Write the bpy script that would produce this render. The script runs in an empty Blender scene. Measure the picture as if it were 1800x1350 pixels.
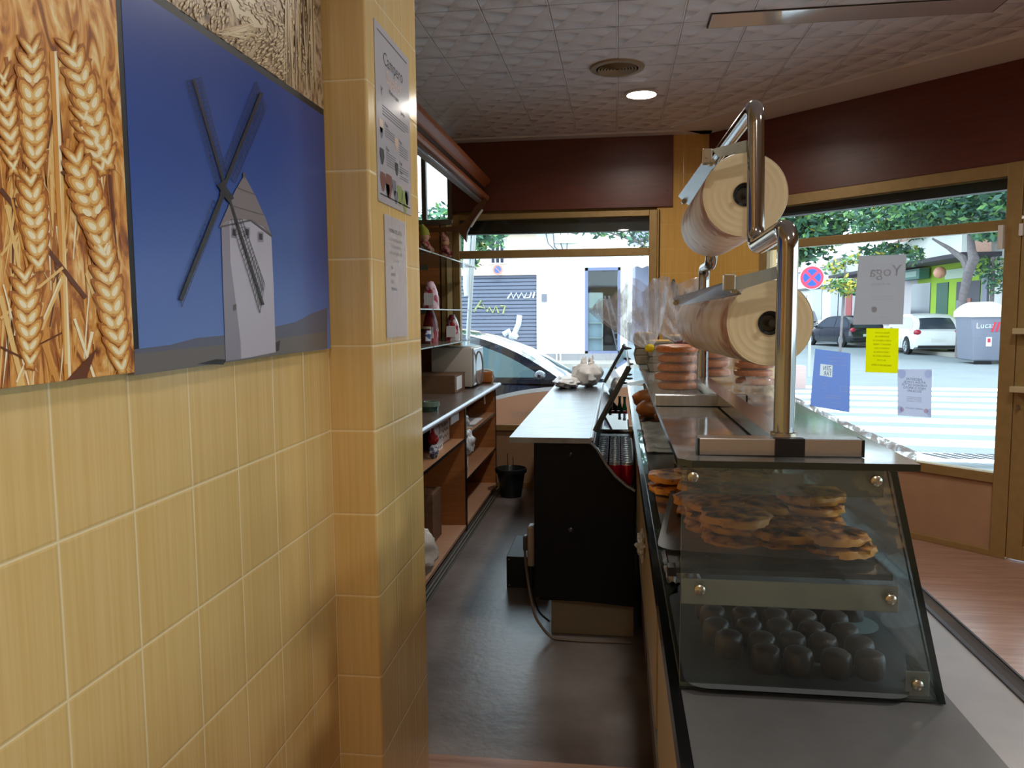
import bpy, bmesh, math, random
from mathutils import Vector, Matrix, noise
PI = math.pi
random.seed(7)
scene = bpy.context.scene
COL = scene.collection

# ------------------------------------------------------------------ camera
F = 1355.0; EYE = 1.5
_dY = Vector((185, 124, -F)).normalized()
_dX = Vector((10000, -39, 1355)); _dX = (_dX - _dY * _dX.dot(_dY)).normalized()
_dZ = _dX.cross(_dY)
ROT = Matrix((_dX, _dY, _dZ))            # camera axes -> world axes
CAM = Vector((0, 0, EYE))
cd = bpy.data.cameras.new('camera'); cam = bpy.data.objects.new('camera', cd); COL.objects.link(cam)
cam.matrix_world = Matrix.Translation(CAM) @ ROT.to_4x4()
cd.sensor_fit = 'HORIZONTAL'; cd.sensor_width = 36.0; cd.lens = 36.0 * F / 1800.0
cd.clip_start = 0.05; cd.clip_end = 400
scene.camera = cam

# ------------------------------------------------------------------ world, light, exposure
w = bpy.data.worlds.new('sky'); scene.world = w; w.use_nodes = True
nt = w.node_tree; nt.nodes.clear()
wo = nt.nodes.new('ShaderNodeOutputWorld'); bg = nt.nodes.new('ShaderNodeBackground')
sky = nt.nodes.new('ShaderNodeTexSky'); sky.sky_type = 'HOSEK_WILKIE'; sky.turbidity = 6.0; sky.ground_albedo = 0.5
sky.sun_direction = Vector((0.5, -0.55, 0.75)).normalized()
mx = nt.nodes.new('ShaderNodeMixRGB'); mx.inputs[0].default_value = 0.85
mx.inputs[2].default_value = (0.80, 0.90, 1.0, 1)
nt.links.new(sky.outputs[0], mx.inputs[1]); nt.links.new(mx.outputs[0], bg.inputs[0])
bg.inputs[1].default_value = 4.3
nt.links.new(bg.outputs[0], wo.inputs[0])
sd = bpy.data.lights.new('sun', 'SUN'); sd.energy = 2.2; sd.angle = 0.15; sd.color = (1.0, 0.96, 0.9)
sun = bpy.data.objects.new('sun', sd); COL.objects.link(sun)
sun.rotation_euler = Vector((-0.25, 0.55, -0.9)).to_track_quat('-Z', 'Y').to_euler()
vs = scene.view_settings
scene.display_settings.display_device = 'sRGB'
vs.view_transform = 'Standard'; vs.look = 'None'; vs.exposure = 0.18; vs.gamma = 1.0; vs.use_curve_mapping = False
cy = scene.cycles
cy.max_bounces = 10; cy.diffuse_bounces = 5; cy.glossy_bounces = 5; cy.transmission_bounces = 6
cy.transparent_max_bounces = 40; cy.caustics_reflective = False; cy.caustics_refractive = False
cy.use_denoising = True; cy.sample_clamp_indirect = 6.0; cy.blur_glossy = 0.5

def portal(center, normal, sx, sy):
    l = bpy.data.lights.new('window_daylight', 'AREA'); l.shape = 'RECTANGLE'; l.size = sx; l.size_y = sy
    l.cycles.is_portal = True
    o = bpy.data.objects.new('window_daylight', l); COL.objects.link(o); o.location = center
    o.rotation_euler = Vector(normal).to_track_quat('-Z', 'Y').to_euler()

# ------------------------------------------------------------------ pixel -> world helpers
def ray(px, py): return ROT @ Vector((px - 900, 675 - py, -F))
def atZ(px, py, z): r = ray(px, py); return CAM + r * ((z - EYE) / r.z)
def atX(px, py, x): r = ray(px, py); return CAM + r * (x / r.x)
def atY(px, py, y): r = ray(px, py); return CAM + r * (y / r.y)

# ------------------------------------------------------------------ materials
def lin(h):
    if isinstance(h, (tuple, list)): return (h[0], h[1], h[2], 1)
    h = h.lstrip('#'); c = [int(h[i:i + 2], 16) / 255 for i in (0, 2, 4)]
    return tuple((x / 12.92 if x <= 0.04045 else ((x + 0.055) / 1.055) ** 2.4) for x in c) + (1,)
_mats = {}
class NT:
    def __init__(s, m): s.n = m.node_tree.nodes; s.l = m.node_tree.links
    def new(s, t, **k):
        n = s.n.new(t)
        for a, b in k.items():
            if hasattr(n, a): setattr(n, a, b)
            else: n.inputs[a].default_value = b
        return n
    def link(s, a, b): s.l.new(a, b)
    def math(s, op, a, b=None, c=None):
        n = s.n.new('ShaderNodeMath'); n.operation = op
        for i, v in enumerate((a, b, c)):
            if v is None: continue
            if isinstance(v, (int, float)): n.inputs[i].default_value = v
            else: s.l.new(v, n.inputs[i])
        return n.outputs[0]
    def ramp(s, fac, stops):
        n = s.n.new('ShaderNodeValToRGB'); s.l.new(fac, n.inputs[0]); e = n.color_ramp.elements
        while len(e) < len(stops): e.new(0.5)
        for i, (p, c) in enumerate(stops): e[i].position = p; e[i].color = lin(c)
        return n.outputs[0]
    def mixc(s, fac, a, b):
        n = s.n.new('ShaderNodeMixRGB')
        for i, v in enumerate((fac, a, b)):
            if isinstance(v, (int, float)): n.inputs[i].default_value = v
            elif isinstance(v, (str, tuple)): n.inputs[i].default_value = lin(v)
            else: s.l.new(v, n.inputs[i])
        return n.outputs[0]
def newmat(name):
    m = bpy.data.materials.new(name); m.use_nodes = True
    t = NT(m); b = m.node_tree.nodes['Principled BSDF']
    _mats[name] = m
    return m, t, b
def mat(name, c, rough=0.5, metal=0.0, c2=None, scale=8.0, stretch=(1, 1, 1), bump=0.0, bscale=40.0, emit=0.0, spec=0.5, coat=0.0, alpha=1.0, sharp=0.35):
    if name in _mats: return _mats[name]
    m, t, b = newmat(name)
    b.inputs['Base Color'].default_value = lin(c); b.inputs['Roughness'].default_value = rough
    b.inputs['Metallic'].default_value = metal; b.inputs['Specular IOR Level'].default_value = spec
    b.inputs['Coat Weight'].default_value = coat
    b.inputs['Alpha'].default_value = alpha
    if c2 or bump:
        tc = t.new('ShaderNodeTexCoord'); mp = t.new('ShaderNodeMapping'); mp.inputs['Scale'].default_value = stretch
        t.link(tc.outputs['Object'], mp.inputs[0])
    if c2:
        nz = t.new('ShaderNodeTexNoise', Scale=scale, Detail=6.0, Roughness=0.6); t.link(mp.outputs[0], nz.inputs['Vector'])
        t.link(t.ramp(nz.outputs[0], [(0.5 - sharp / 2, c), (0.5 + sharp / 2, c2)]), b.inputs['Base Color'])
    if bump:
        n2 = t.new('ShaderNodeTexNoise', Scale=bscale, Detail=4.0); t.link(mp.outputs[0], n2.inputs['Vector'])
        bp = t.new('ShaderNodeBump', Strength=bump, Distance=0.01); t.link(n2.outputs[0], bp.inputs['Height']); t.link(bp.outputs[0], b.inputs['Normal'])
    if emit:
        b.inputs['Emission Color'].default_value = lin(c); b.inputs['Emission Strength'].default_value = emit
    return m
def glassmat(name, tint='#ffffff', spec=1.0, haze=0.0, hazec='#c8d4d4', rough=0.02, hscale=0.0):
    if name in _mats: return _mats[name]
    m, t, b = newmat(name); t.n.remove(b)
    out = t.n['Material Output']
    tr = t.new('ShaderNodeBsdfTransparent', Color=lin(tint)); gl = t.new('ShaderNodeBsdfGlossy', Roughness=rough)
    gl.inputs['Color'].default_value = (1, 1, 1, 1)
    fr = t.new('ShaderNodeFresnel', IOR=1.45); fac = t.math('MULTIPLY', fr.outputs[0], spec)
    mxs = t.new('ShaderNodeMixShader'); t.link(fac, mxs.inputs[0]); t.link(tr.outputs[0], mxs.inputs[1]); t.link(gl.outputs[0], mxs.inputs[2])
    last = mxs.outputs[0]
    if haze:
        df = t.new('ShaderNodeBsdfDiffuse', Color=lin(hazec)); m2 = t.new('ShaderNodeMixShader'); m2.inputs[0].default_value = haze
        if hscale:
            tc = t.new('ShaderNodeTexCoord'); nz = t.new('ShaderNodeTexNoise', Scale=hscale, Detail=5.0); t.link(tc.outputs['Object'], nz.inputs['Vector'])
            t.link(t.math('MULTIPLY', t.ramp(nz.outputs[0], [(0.35, '#000000'), (0.7, '#ffffff')]), haze * 2), m2.inputs[0])
        t.link(last, m2.inputs[1]); t.link(df.outputs[0], m2.inputs[2]); last = m2.outputs[0]
    t.link(last, out.inputs[0])
    return m
def filmmat(name, c, alpha, rough=0.15, scale=25.0, contrast=(0.35, 0.7), stretch=(1, 1, 1), bump=0.6):
    """crinkled clear plastic: clear in places, whitish along the creases"""
    if name in _mats: return _mats[name]
    m, t, b = newmat(name)
    out = t.n['Material Output']
    b.inputs['Base Color'].default_value = lin(c); b.inputs['Roughness'].default_value = rough; b.inputs['Specular IOR Level'].default_value = 0.9
    tc = t.new('ShaderNodeTexCoord'); mp = t.new('ShaderNodeMapping'); mp.inputs['Scale'].default_value = stretch; t.link(tc.outputs['Object'], mp.inputs[0])
    nz = t.new('ShaderNodeTexNoise', Scale=scale, Detail=5.0, Distortion=1.2); t.link(mp.outputs[0], nz.inputs['Vector'])
    a = t.ramp(nz.outputs[0], [(contrast[0], (alpha * .35,) * 3), (contrast[1], (alpha,) * 3)])
    tr = t.new('ShaderNodeBsdfTransparent'); ms = t.new('ShaderNodeMixShader')
    bp = t.new('ShaderNodeBump', Strength=bump, Distance=0.01); t.link(nz.outputs[0], bp.inputs['Height']); t.link(bp.outputs[0], b.inputs['Normal'])
    t.link(a, ms.inputs[0]); t.link(tr.outputs[0], ms.inputs[1]); t.link(b.outputs[0], ms.inputs[2]); t.link(ms.outputs[0], out.inputs[0])
    return m

def pos(t):
    g = t.new('ShaderNodeNewGeometry'); s = t.new('ShaderNodeSeparateXYZ'); t.link(g.outputs['Position'], s.inputs[0])
    return g.outputs['Position'], s.outputs[0], s.outputs[1], s.outputs[2]
def cell_edge(t, v, off, size):
    """distance to the nearest joint, in metres"""
    a = t.math('DIVIDE', t.math('SUBTRACT', v, off), size)
    fr = t.math('FRACT', a)
    return t.math('MULTIPLY', t.math('MINIMUM', fr, t.math('SUBTRACT', 1.0, fr)), size)
def wall_tile(name, horiz, off, size, base='#e7c688', base2='#dab571', grout='#f1dcae', rough=0.18):
    m, t, b = newmat(name)
    P_, x, y, z = pos(t)
    h = {'x': x, 'y': y}.get(horiz)
    if horiz == 'c': h = t.math('ADD', t.math('MULTIPLY', x, 0.70), t.math('MULTIPLY', y, -0.714))
    e = t.math('MINIMUM', cell_edge(t, h, off, size), cell_edge(t, z, 0.03, 0.20))
    joint = t.new('ShaderNodeMapRange'); joint.inputs[1].default_value = 0.0008; joint.inputs[2].default_value = 0.0026; t.link(e, joint.inputs[0])
    mp = t.new('ShaderNodeMapping'); mp.inputs['Scale'].default_value = (60, 60, 1.2); t.link(P_, mp.inputs[0])
    nz = t.new('ShaderNodeTexNoise', Scale=2.0, Detail=5.0, Roughness=0.6); t.link(mp.outputs[0], nz.inputs['Vector'])
    c = t.ramp(nz.outputs[0], [(0.3, base2), (0.72, base)])
    cm = t.mixc(joint.outputs[0], grout, c)
    t.link(cm, b.inputs['Base Color'])
    hgt = t.new('ShaderNodeMapRange'); hgt.inputs[1].default_value = 0.0; hgt.inputs[2].default_value = 0.005; t.link(e, hgt.inputs[0])
    hh = t.math('ADD', hgt.outputs[0], t.math('MULTIPLY', nz.outputs[0], 0.12))
    bp = t.new('ShaderNodeBump', Strength=0.5, Distance=0.0016); t.link(hh, bp.inputs['Height']); t.link(bp.outputs[0], b.inputs['Normal'])
    b.inputs['Roughness'].default_value = rough
    return m

M_TILE_Y = wall_tile('glazed_yellow_tile_side', 'y', 1.73, 0.15)
M_TILE_X = wall_tile('glazed_yellow_tile_front', 'x', -0.67, 0.15)
M_TILE_P = wall_tile('glazed_orange_yellow_tile', 'x', -0.67, 0.15, '#dcae62', '#cf9f50', '#dcb470')
M_TILE_C = wall_tile('glazed_yellow_tile_corner', 'c', 0.0, 0.15, '#dcae62', '#cf9f50', '#dcb470')

def ceiling_mat():
    m, t, b = newmat('embossed_ceiling_tile')
    P_, x, y, z = pos(t)
    S = 0.3255
    u = t.math('FRACT', t.math('DIVIDE', t.math('ADD', x, 0.006), S)); v = t.math('FRACT', t.math('DIVIDE', t.math('ADD', y, 0.12), S))
    eu = cell_edge(t, x, -0.006, S); ev = cell_edge(t, y, -0.12, S)
    strip = t.new('ShaderNodeMapRange'); strip.inputs[1].default_value = 0.0035; strip.inputs[2].default_value = 0.006; t.link(eu, strip.inputs[0])
    seam = t.new('ShaderNodeMapRange'); seam.inputs[1].default_value = 0.0005; seam.inputs[2].default_value = 0.003; t.link(ev, seam.inputs[0])
    # leaf-like facets: saw ridges running on the diagonal, two to a tile
    a = t.math('FRACT', t.math('ADD', t.math('MULTIPLY', u, 2.0), t.math('MULTIPLY', v, 1.0)))
    bb = t.math('FRACT', t.math('ADD', t.math('MULTIPLY', v, 2.0), t.math('MULTIPLY', u, -1.0)))
    s1 = t.math('POWER', a, 2.2); s2 = t.math('MULTIPLY', t.math('SINE', t.math('MULTIPLY', bb, PI)), 1.0)
    hh = t.math('MULTIPLY', s1, s2)
    nz = t.new('ShaderNodeTexNoise', Scale=14.0, Detail=3.0); t.link(P_, nz.inputs['Vector'])
    hgt = t.math('ADD', t.math('MULTIPLY', hh, 1.0), t.math('ADD', t.math('MULTIPLY', nz.outputs[0], 0.25), t.math('MULTIPLY', t.math('SUBTRACT', 1.0, strip.outputs[0]), 0.9)))
    hgt = t.math('ADD', hgt, t.math('MULTIPLY', seam.outputs[0], 0.45))
    bp = t.new('ShaderNodeBump', Strength=1.0, Distance=0.05); bp.invert = True
    t.link(hgt, bp.inputs['Height']); t.link(bp.outputs[0], b.inputs['Normal'])
    c = t.mixc(strip.outputs[0], '#fbf8fb', '#eeeaef')
    c = t.mixc(seam.outputs[0], '#bdb5b8', c)
    t.link(c, b.inputs['Base Color']); b.inputs['Roughness'].default_value = 0.6
    return m
M_CEIL = ceiling_mat()
M_COVE = mat('smooth_white_cove', '#e6e0de', 0.5)

def plank_mat(name, cs, axis='x', wdt=0.19, rough=0.28):
    m, t, b = newmat(name)
    P_, x, y, z = pos(t)
    mp = t.new('ShaderNodeMapping'); mp.inputs['Scale'].default_value = (1.2, 14, 1) if axis == 'x' else (14, 1.2, 1); mp.inputs['Rotation'].default_value = (0, 0, 0)
    t.link(P_, mp.inputs[0])
    nz = t.new('ShaderNodeTexNoise', Scale=2.2, Detail=8.0, Roughness=0.65); t.link(mp.outputs[0], nz.inputs['Vector'])
    c = t.ramp(nz.outputs[0], [(0.3, cs[0]), (0.5, cs[1]), (0.7, cs[2])])
    e = cell_edge(t, y if axis == 'x' else x, 0.0, wdt)
    j = t.new('ShaderNodeMapRange'); j.inputs[1].default_value = 0.0004; j.inputs[2].default_value = 0.0016; t.link(e, j.inputs[0])
    t.link(t.mixc(j.outputs[0], cs[3], c), b.inputs['Base Color']); b.inputs['Roughness'].default_value = rough
    return m
M_LAM = plank_mat('pink_beech_laminate', ('#8f6756', '#a57f6e', '#b5937f', '#6d4c3e'))
M_CONC = mat('worn_grey_concrete', '#54463f', 0.34, c2='#918987', scale=1.7, bump=0.12, bscale=30, sharp=0.42)
M_BROWNP = mat('dark_red_brown_panel', '#6e3524', 0.36, c2='#5e2c1e', scale=3, stretch=(1, 1, 14), bump=0.05, bscale=120)
M_FRAME = mat('bronze_gold_aluminium', '#a98b58', 0.42, metal=0.35, c2='#9e8050', scale=20)
M_FRAMED = mat('dark_bronze_edge', '#3a2c1c', 0.5, metal=0.4)
M_BEIGEP = mat('beige_metal_panel', '#b08a6a', 0.5, c2='#a58061', scale=4)
M_ROLL = mat('dark_shutter_box', '#2c2522', 0.6, c2='#211c1b', scale=6)
M_PANE = glassmat('window_pane_glass', '#f4fbfb', 1.0)
M_WOOD = mat('orange_cabinet_wood', '#b0733f', 0.45, c2='#9c6233', scale=5, stretch=(1, 1, 12), bump=0.04, bscale=90)
M_WOODL = mat('pale_shelf_wood', '#c0906c', 0.4, c2='#ae7d5b', scale=6, stretch=(1, 8, 1))
M_BLACK = mat('black_edging', '#0c0c0f', 0.35)
M_CORN = mat('cornice_red_wood', '#a05a30', 0.42, c2='#8c4a26', scale=8, stretch=(1, 14, 1))
M_STEEL = mat('brushed_steel', '#c9ccd0', 0.28, metal=0.9, c2='#b9bcc2', scale=12, stretch=(8, 1, 1))
M_BENCH = mat('worn_steel_bench', '#75777e', 0.25, metal=0.7, c2='#94969d', scale=9, stretch=(1, 4, 1), bump=0.05, bscale=25)
M_CBODY = mat('dark_counter_wood', '#6a3a20', 0.45, c2='#5c311b', scale=6, stretch=(1, 1, 10))
M_CHROME = mat('polished_chrome', '#a8a6a3', 0.09, metal=1.0)
M_ALU = mat('dull_aluminium', '#a4aaa4', 0.38, metal=0.45, c2='#979d97', scale=30)
M_NUT = mat('nickel_hardware', '#b5ae9c', 0.25, metal=0.95)
M_WHITE = mat('matt_white', '#e8e6e2', 0.5)
M_PAPER = mat('white_paper', '#f0eef2', 0.6)
M_INK = mat('black_ink', '#1c1c20', 0.6)
M_INKG = mat('grey_ink', '#66646c', 0.6)
M_KRAFT = mat('brown_cardboard', '#7b5b42', 0.75, c2='#6e5039', scale=12, stretch=(1, 1, 5))
M_GLASSC = glassmat('display_case_glass', '#f7fbfb', .9, haze=0.035, hazec='#c4d2d4', hscale=5.0)
M_GLASSF = glassmat('display_top_glass', '#d3ddd9', 1.6, haze=0.30, hazec='#8c8f90', hscale=6.0, rough=0.08)
M_GLASSE = mat('dark_green_glass_edge', '#0c1a18', 0.12, spec=0.8)
M_SHELFG = glassmat('clear_shelf_glass', '#e9efe8', 1.0, haze=0.22, hazec='#a39e90')
M_SHELFE = mat('pale_glass_edge', '#8f9a92', 0.2)

# ------------------------------------------------------------------ mesh builder
def origin_of(o):
    v = Vector((0, 0, 0))
    while o: v += o.location; o = o.parent
    return v
class MB:
    def __init__(s): s.v = []; s.f = []; s.mi = 0; s.fm = []; s.T = None
    def add(s, vs_, fs):
        b = len(s.v)
        for p in vs_:
            p = Vector(p); s.v.append(s.T @ p if s.T else p)
        for f in fs: s.f.append([b + i for i in f]); s.fm.append(s.mi)
        return s
    def box(s, x0, x1, y0, y1, z0, z1):
        x0, x1 = sorted((x0, x1)); y0, y1 = sorted((y0, y1)); z0, z1 = sorted((z0, z1))
        vs_ = [(x, y, z) for z in (z0, z1) for y in (y0, y1) for x in (x0, x1)]
        return s.add(vs_, [(0, 2, 3, 1), (4, 5, 7, 6), (0, 1, 5, 4), (2, 6, 7, 3), (0, 4, 6, 2), (1, 3, 7, 5)])
    def rbox(s, x0, x1, y0, y1, z0, z1, r=0.005, seg=2):
        bm = bmesh.new(); bmesh.ops.create_cube(bm, size=1)
        for v in bm.verts: v.co = Vector(((x0 + x1) / 2 + v.co.x * (x1 - x0), (y0 + y1) / 2 + v.co.y * (y1 - y0), (z0 + z1) / 2 + v.co.z * (z1 - z0)))
        bmesh.ops.bevel(bm, geom=bm.edges[:], offset=r, segments=seg, affect='EDGES', profile=0.5)
        return s.bm(bm)
    def bm(s, bm):
        bm.verts.ensure_lookup_table(); bm.verts.index_update()
        s.add([v.co.copy() for v in bm.verts], [[v.index for v in f.verts] for f in bm.faces]); bm.free(); return s
    def prism(s, pts, a0, a1, axis='y'):
        n = len(pts)
        def mk(p, a): return {'y': (p[0], a, p[1]), 'x': (a, p[0], p[1]), 'z': (p[0], p[1], a)}[axis]
        vs_ = [mk(p, a0) for p in pts] + [mk(p, a1) for p in pts]
        fs = [list(range(n))[::-1], list(range(n, 2 * n))] + [(i, (i + 1) % n, n + (i + 1) % n, n + i) for i in range(n)]
        return s.add(vs_, fs)
    def poly(s, pts): return s.add(pts, [list(range(len(pts)))])
    def cyl(s, p0, p1, r0, r1=None, n=20, caps=True):
        r1 = r0 if r1 is None else r1
        p0 = Vector(p0); p1 = Vector(p1); d = (p1 - p0).normalized(); q = d.to_track_quat('Z', 'Y')
        vs_ = []
        for p, r in ((p0, r0), (p1, r1)):
            for i in range(n):
                a = 2 * PI * i / n; vs_.append(p + q @ Vector((r * math.cos(a), r * math.sin(a), 0)))
        fs = [(i, (i + 1) % n, n + (i + 1) % n, n + i) for i in range(n)]
        if caps: fs += [list(range(n))[::-1], list(range(n, 2 * n))]
        return s.add(vs_, fs)
    def lathe(s, prof, c=(0, 0, 0), n=24, q=None, caps=True):
        c = Vector(c); vs_ = []
        for r, z in prof:
            for i in range(n):
                a = 2 * PI * i / n; p = Vector((r * math.cos(a), r * math.sin(a), z)); vs_.append(c + (q @ p if q else p))
        fs = []
        for k in range(len(prof) - 1):
            for i in range(n): fs.append((k * n + i, k * n + (i + 1) % n, (k + 1) * n + (i + 1) % n, (k + 1) * n + i))
        if caps and prof[0][0] > 1e-5: fs.append(list(range(n))[::-1])
        if caps and prof[-1][0] > 1e-5: fs.append([(len(prof) - 1) * n + i for i in range(n)])
        return s.add(vs_, fs)
    def tube(s, pts, r, n=12, closed=False):
        pts = [Vector(p) for p in pts]; m = len(pts); vs_ = []; fs = []
        up = None
        for k, p in enumerate(pts):
            a = pts[(k - 1) % m] if (closed or k) else p; b = pts[(k + 1) % m] if (closed or k < m - 1) else p
            d = (b - a).normalized()
            if up is None: up = d.orthogonal().normalized()
            up = (up - d * up.dot(d)).normalized(); sd_ = d.cross(up)
            rr = r[k] if isinstance(r, (list, tuple)) else r
            for i in range(n):
                t = 2 * PI * i / n; vs_.append(p + up * (rr * math.cos(t)) + sd_ * (rr * math.sin(t)))
        for k in range(m if closed else m - 1):
            for i in range(n):
                k2 = (k + 1) % m; fs.append((k * n + i, k * n + (i + 1) % n, k2 * n + (i + 1) % n, k2 * n + i))
        if not closed: fs += [list(range(n))[::-1], [(m - 1) * n + i for i in range(n)]]
        return s.add(vs_, fs)
    def blob(s, c, rx, ry, rz, amp=0.0, fr=3.0, nu=20, nv=12, seed=0, flat=1.0, rot=0.0):
        c = Vector(c); vs_ = []
        for j in range(nv + 1):
            ph = PI * j / nv
            for i in range(nu):
                th = 2 * PI * i / nu
                d = Vector((math.sin(ph) * math.cos(th), math.sin(ph) * math.sin(th), math.cos(ph)))
                k = 1 + amp * noise.noise(d * fr + Vector((seed * 3.1, seed, 0)))
                x_, y_, z_ = d.x * rx * k, d.y * ry * k, math.copysign(abs(d.z) ** flat, d.z) * rz * k
                vs_.append(c + Vector((x_ * math.cos(rot) - y_ * math.sin(rot), x_ * math.sin(rot) + y_ * math.cos(rot), z_)))
        fs = [(j * nu + i, j * nu + (i + 1) % nu, (j + 1) * nu + (i + 1) % nu, (j + 1) * nu + i) for j in range(nv) for i in range(nu)]
        return s.add(vs_, fs)
    def text(s, body, size, o, U, V, align='LEFT', ext=0.0, sx=1.0):
        cu = bpy.data.curves.new('t', 'FONT'); cu.body = body; cu.size = size; cu.align_x = align; cu.extrude = ext; cu.resolution_u = 2
        ob = bpy.data.objects.new('t', cu); me = bpy.data.meshes.new_from_object(ob)
        o = Vector(o); U = Vector(U); V = Vector(V); N = U.cross(V)
        s.add([o + U * (v.co.x * sx) + V * v.co.y + N * v.co.z for v in me.vertices], [list(p.vertices) for p in me.polygons])
        bpy.data.objects.remove(ob); bpy.data.curves.remove(cu); bpy.data.meshes.remove(me)
        return s
    def build(s, name, mats, parent=None, smooth=False, local=False, loc=None, bevel=0.0):
        me = bpy.data.meshes.new(name)
        if parent is not None: off = Vector((0, 0, 0)) if local else origin_of(parent)
        elif loc is not None: off = Vector(loc) if not local else Vector((0, 0, 0))
        else:
            xs = [v.x for v in s.v]; ys = [v.y for v in s.v]; zs = [v.z for v in s.v]
            off = Vector(((min(xs) + max(xs)) / 2, (min(ys) + max(ys)) / 2, min(zs)))
        me.from_pydata([v - off for v in s.v], [], s.f)
        for m in (mats if isinstance(mats, (list, tuple)) else [mats]): me.materials.append(m)
        me.polygons.foreach_set('material_index', s.fm)
        bm = bmesh.new(); bm.from_mesh(me); bmesh.ops.recalc_face_normals(bm, faces=bm.faces[:]); bm.to_mesh(me); bm.free()
        if smooth:
            me.polygons.foreach_set('use_smooth', [True] * len(me.polygons))
            if hasattr(me, 'set_sharp_from_angle') and smooth != "all": me.set_sharp_from_angle(angle=math.radians(40))
        me.update()
        o = bpy.data.objects.new(name, me); COL.objects.link(o)
        if parent is not None: o.parent = parent
        else: o.location = off if not local else (Vector(loc) if loc is not None else Vector((0, 0, 0)))
        if bevel:
            b = o.modifiers.new('bevel', 'BEVEL'); b.width = bevel; b.segments = 2; b.limit_method = 'ANGLE'
        return o
def tag(o, label=None, cat=None, group=None, kind=None):
    if label: o['label'] = label
    if cat: o['category'] = cat
    if group: o['group'] = group
    if kind: o['kind'] = kind
    return o
def thing(name, label, cat, loc=(0, 0, 0), rz=0.0, group=None):
    o = bpy.data.objects.new(name, None); COL.objects.link(o); o.location = loc; o.rotation_euler = (0, 0, rz); o.empty_display_size = 0.05
    return tag(o, label, cat, group)
def struct(o): o['kind'] = 'structure'; return o
def dup(o, loc=None, rz=None, label=None, group=None, parent=None):
    c = o.copy(); COL.objects.link(c)
    if parent is not None: c.parent = parent
    for ch in list(o.children): dup(ch, parent=c)
    if loc is not None: c.location = loc
    if rz is not None: c.rotation_euler = (0, 0, rz)
    if label: c['label'] = label
    if group: c['group'] = group
    return c
ORD = ['first', 'second', 'third', 'fourth', 'fifth', 'sixth', 'seventh', 'eighth', 'ninth', 'tenth', 'eleventh', 'twelfth', 'thirteenth', 'fourteenth']
def pane(mb, x0, x1, y0, y1, z0, z1, thin):
    """glass slab: big faces material 0, narrow edges material 1"""
    vs_ = [(x, y, z) for z in (z0, z1) for y in (y0, y1) for x in (x0, x1)]
    F6 = {'z': [(0, 2, 3, 1), (4, 5, 7, 6)], 'y': [(0, 1, 5, 4), (2, 6, 7, 3)], 'x': [(0, 4, 6, 2), (1, 3, 7, 5)]}
    b = len(mb.v)
    for p in vs_: mb.v.append(mb.T @ Vector(p) if mb.T else Vector(p))
    for ax, fs in F6.items():
        for f in fs: mb.f.append([b + i for i in f]); mb.fm.append(0 if ax == thin else 1)
    return mb

# ------------------------------------------------------------------ the room
YB = 6.56; ZC = 2.955; XW = -0.67
EV = Vector((0.70, -0.714, 0)).normalized(); NV = Vector((0.714, 0.70, 0)).normalized(); OV = Vector((0.746, 6.56, 0))
TC = Matrix(((EV.x, NV.x, 0, OV.x), (EV.y, NV.y, 0, OV.y), (0, 0, 1, 0), (0, 0, 0, 1)))   # corner shop front: x along, y outwards
TEND = 3.6
PE = TC @ Vector((TEND, 0, 0))

struct(MB().box(-2.0, PE.x + .3, -2.4, 2.46, -0.1, 0.0).box(0.35, PE.x + .3, 2.46, 3.95, -0.1, 0).build('floor', M_LAM))
b = MB(); b.prism([(0.35, 3.95), (PE.x + .03, 3.95), (OV.x + .1, YB + .1), (0.35, YB + .1)], -0.1, 0.0, 'z'); struct(b.build('floor', M_LAM))
struct(MB().box(-2.0, 0.35, 2.46, YB + .1, -0.1, 0.0).build('floor', M_CONC))
struct(MB().prism([(-2.0, -2.4), (PE.x + .35, -2.4), (PE.x + .35, PE.y + .25), (OV.x + .35, YB + .25), (-2.0, YB + .25)], ZC, ZC + 0.1, 'z').build('ceiling', M_CEIL))
# smooth cove band where the ceiling meets the walls
cv = MB()
cv.box(-1.75, OV.x, YB - 0.13, YB, ZC - 0.012, ZC)
cv.T = TC; cv.box(-0.05, TEND, -0.42, -0.004, ZC - 0.012, ZC); cv.T = None
struct(cv.build('trim_1', M_COVE))
struct(MB().box(XW - .12, XW, -2.4, 1.73, 0, ZC).build('wall_left', M_TILE_Y))
pl = MB(); pl.mi = 0; pl.poly([(XW, 1.73, 0), (-0.569, 1.73, 0), (-0.569, 1.73, ZC), (XW, 1.73, ZC)])
r = 0.008
arc = [(-0.569 + r * math.sin(a), 1.73 + r - r * math.cos(a)) for a in [PI / 2 * k / 5 for k in range(6)]]
for (xa, ya), (xb, yb) in zip(arc, arc[1:]):
    pl.mi = 0; pl.poly([(xa, ya, 0), (xb, yb, 0), (xb, yb, ZC), (xa, ya, ZC)])
pl.mi = 1; pl.poly([(-0.561, 1.738, 0), (-0.561, 2.17, 0), (-0.561, 2.17, ZC), (-0.561, 1.738, ZC)])
pl.mi = 0; pl.poly([(-0.561, 2.17, 0), (-1.8, 2.17, 0), (-1.8, 2.17, ZC), (-0.561, 2.17, ZC)])
pl.poly([(-1.8, 1.731, 0), (XW, 1.731, 0), (XW, 1.731, ZC), (-1.8, 1.731, ZC)])
struct(pl.build('wall_pillar', [M_TILE_X, M_TILE_Y], smooth=True))
struct(MB().box(-1.9, -1.75, 2.17, YB + .2, 0, ZC).build('wall_left_rear', mat('yellow_beige_paint', '#b9985f', 0.5)))
struct(MB().box(-2.0, PE.x + .1, -2.5, -2.4, 0, ZC).build('wall_back', mat('cream_paint', '#cbb48c', 0.6)))
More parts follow.
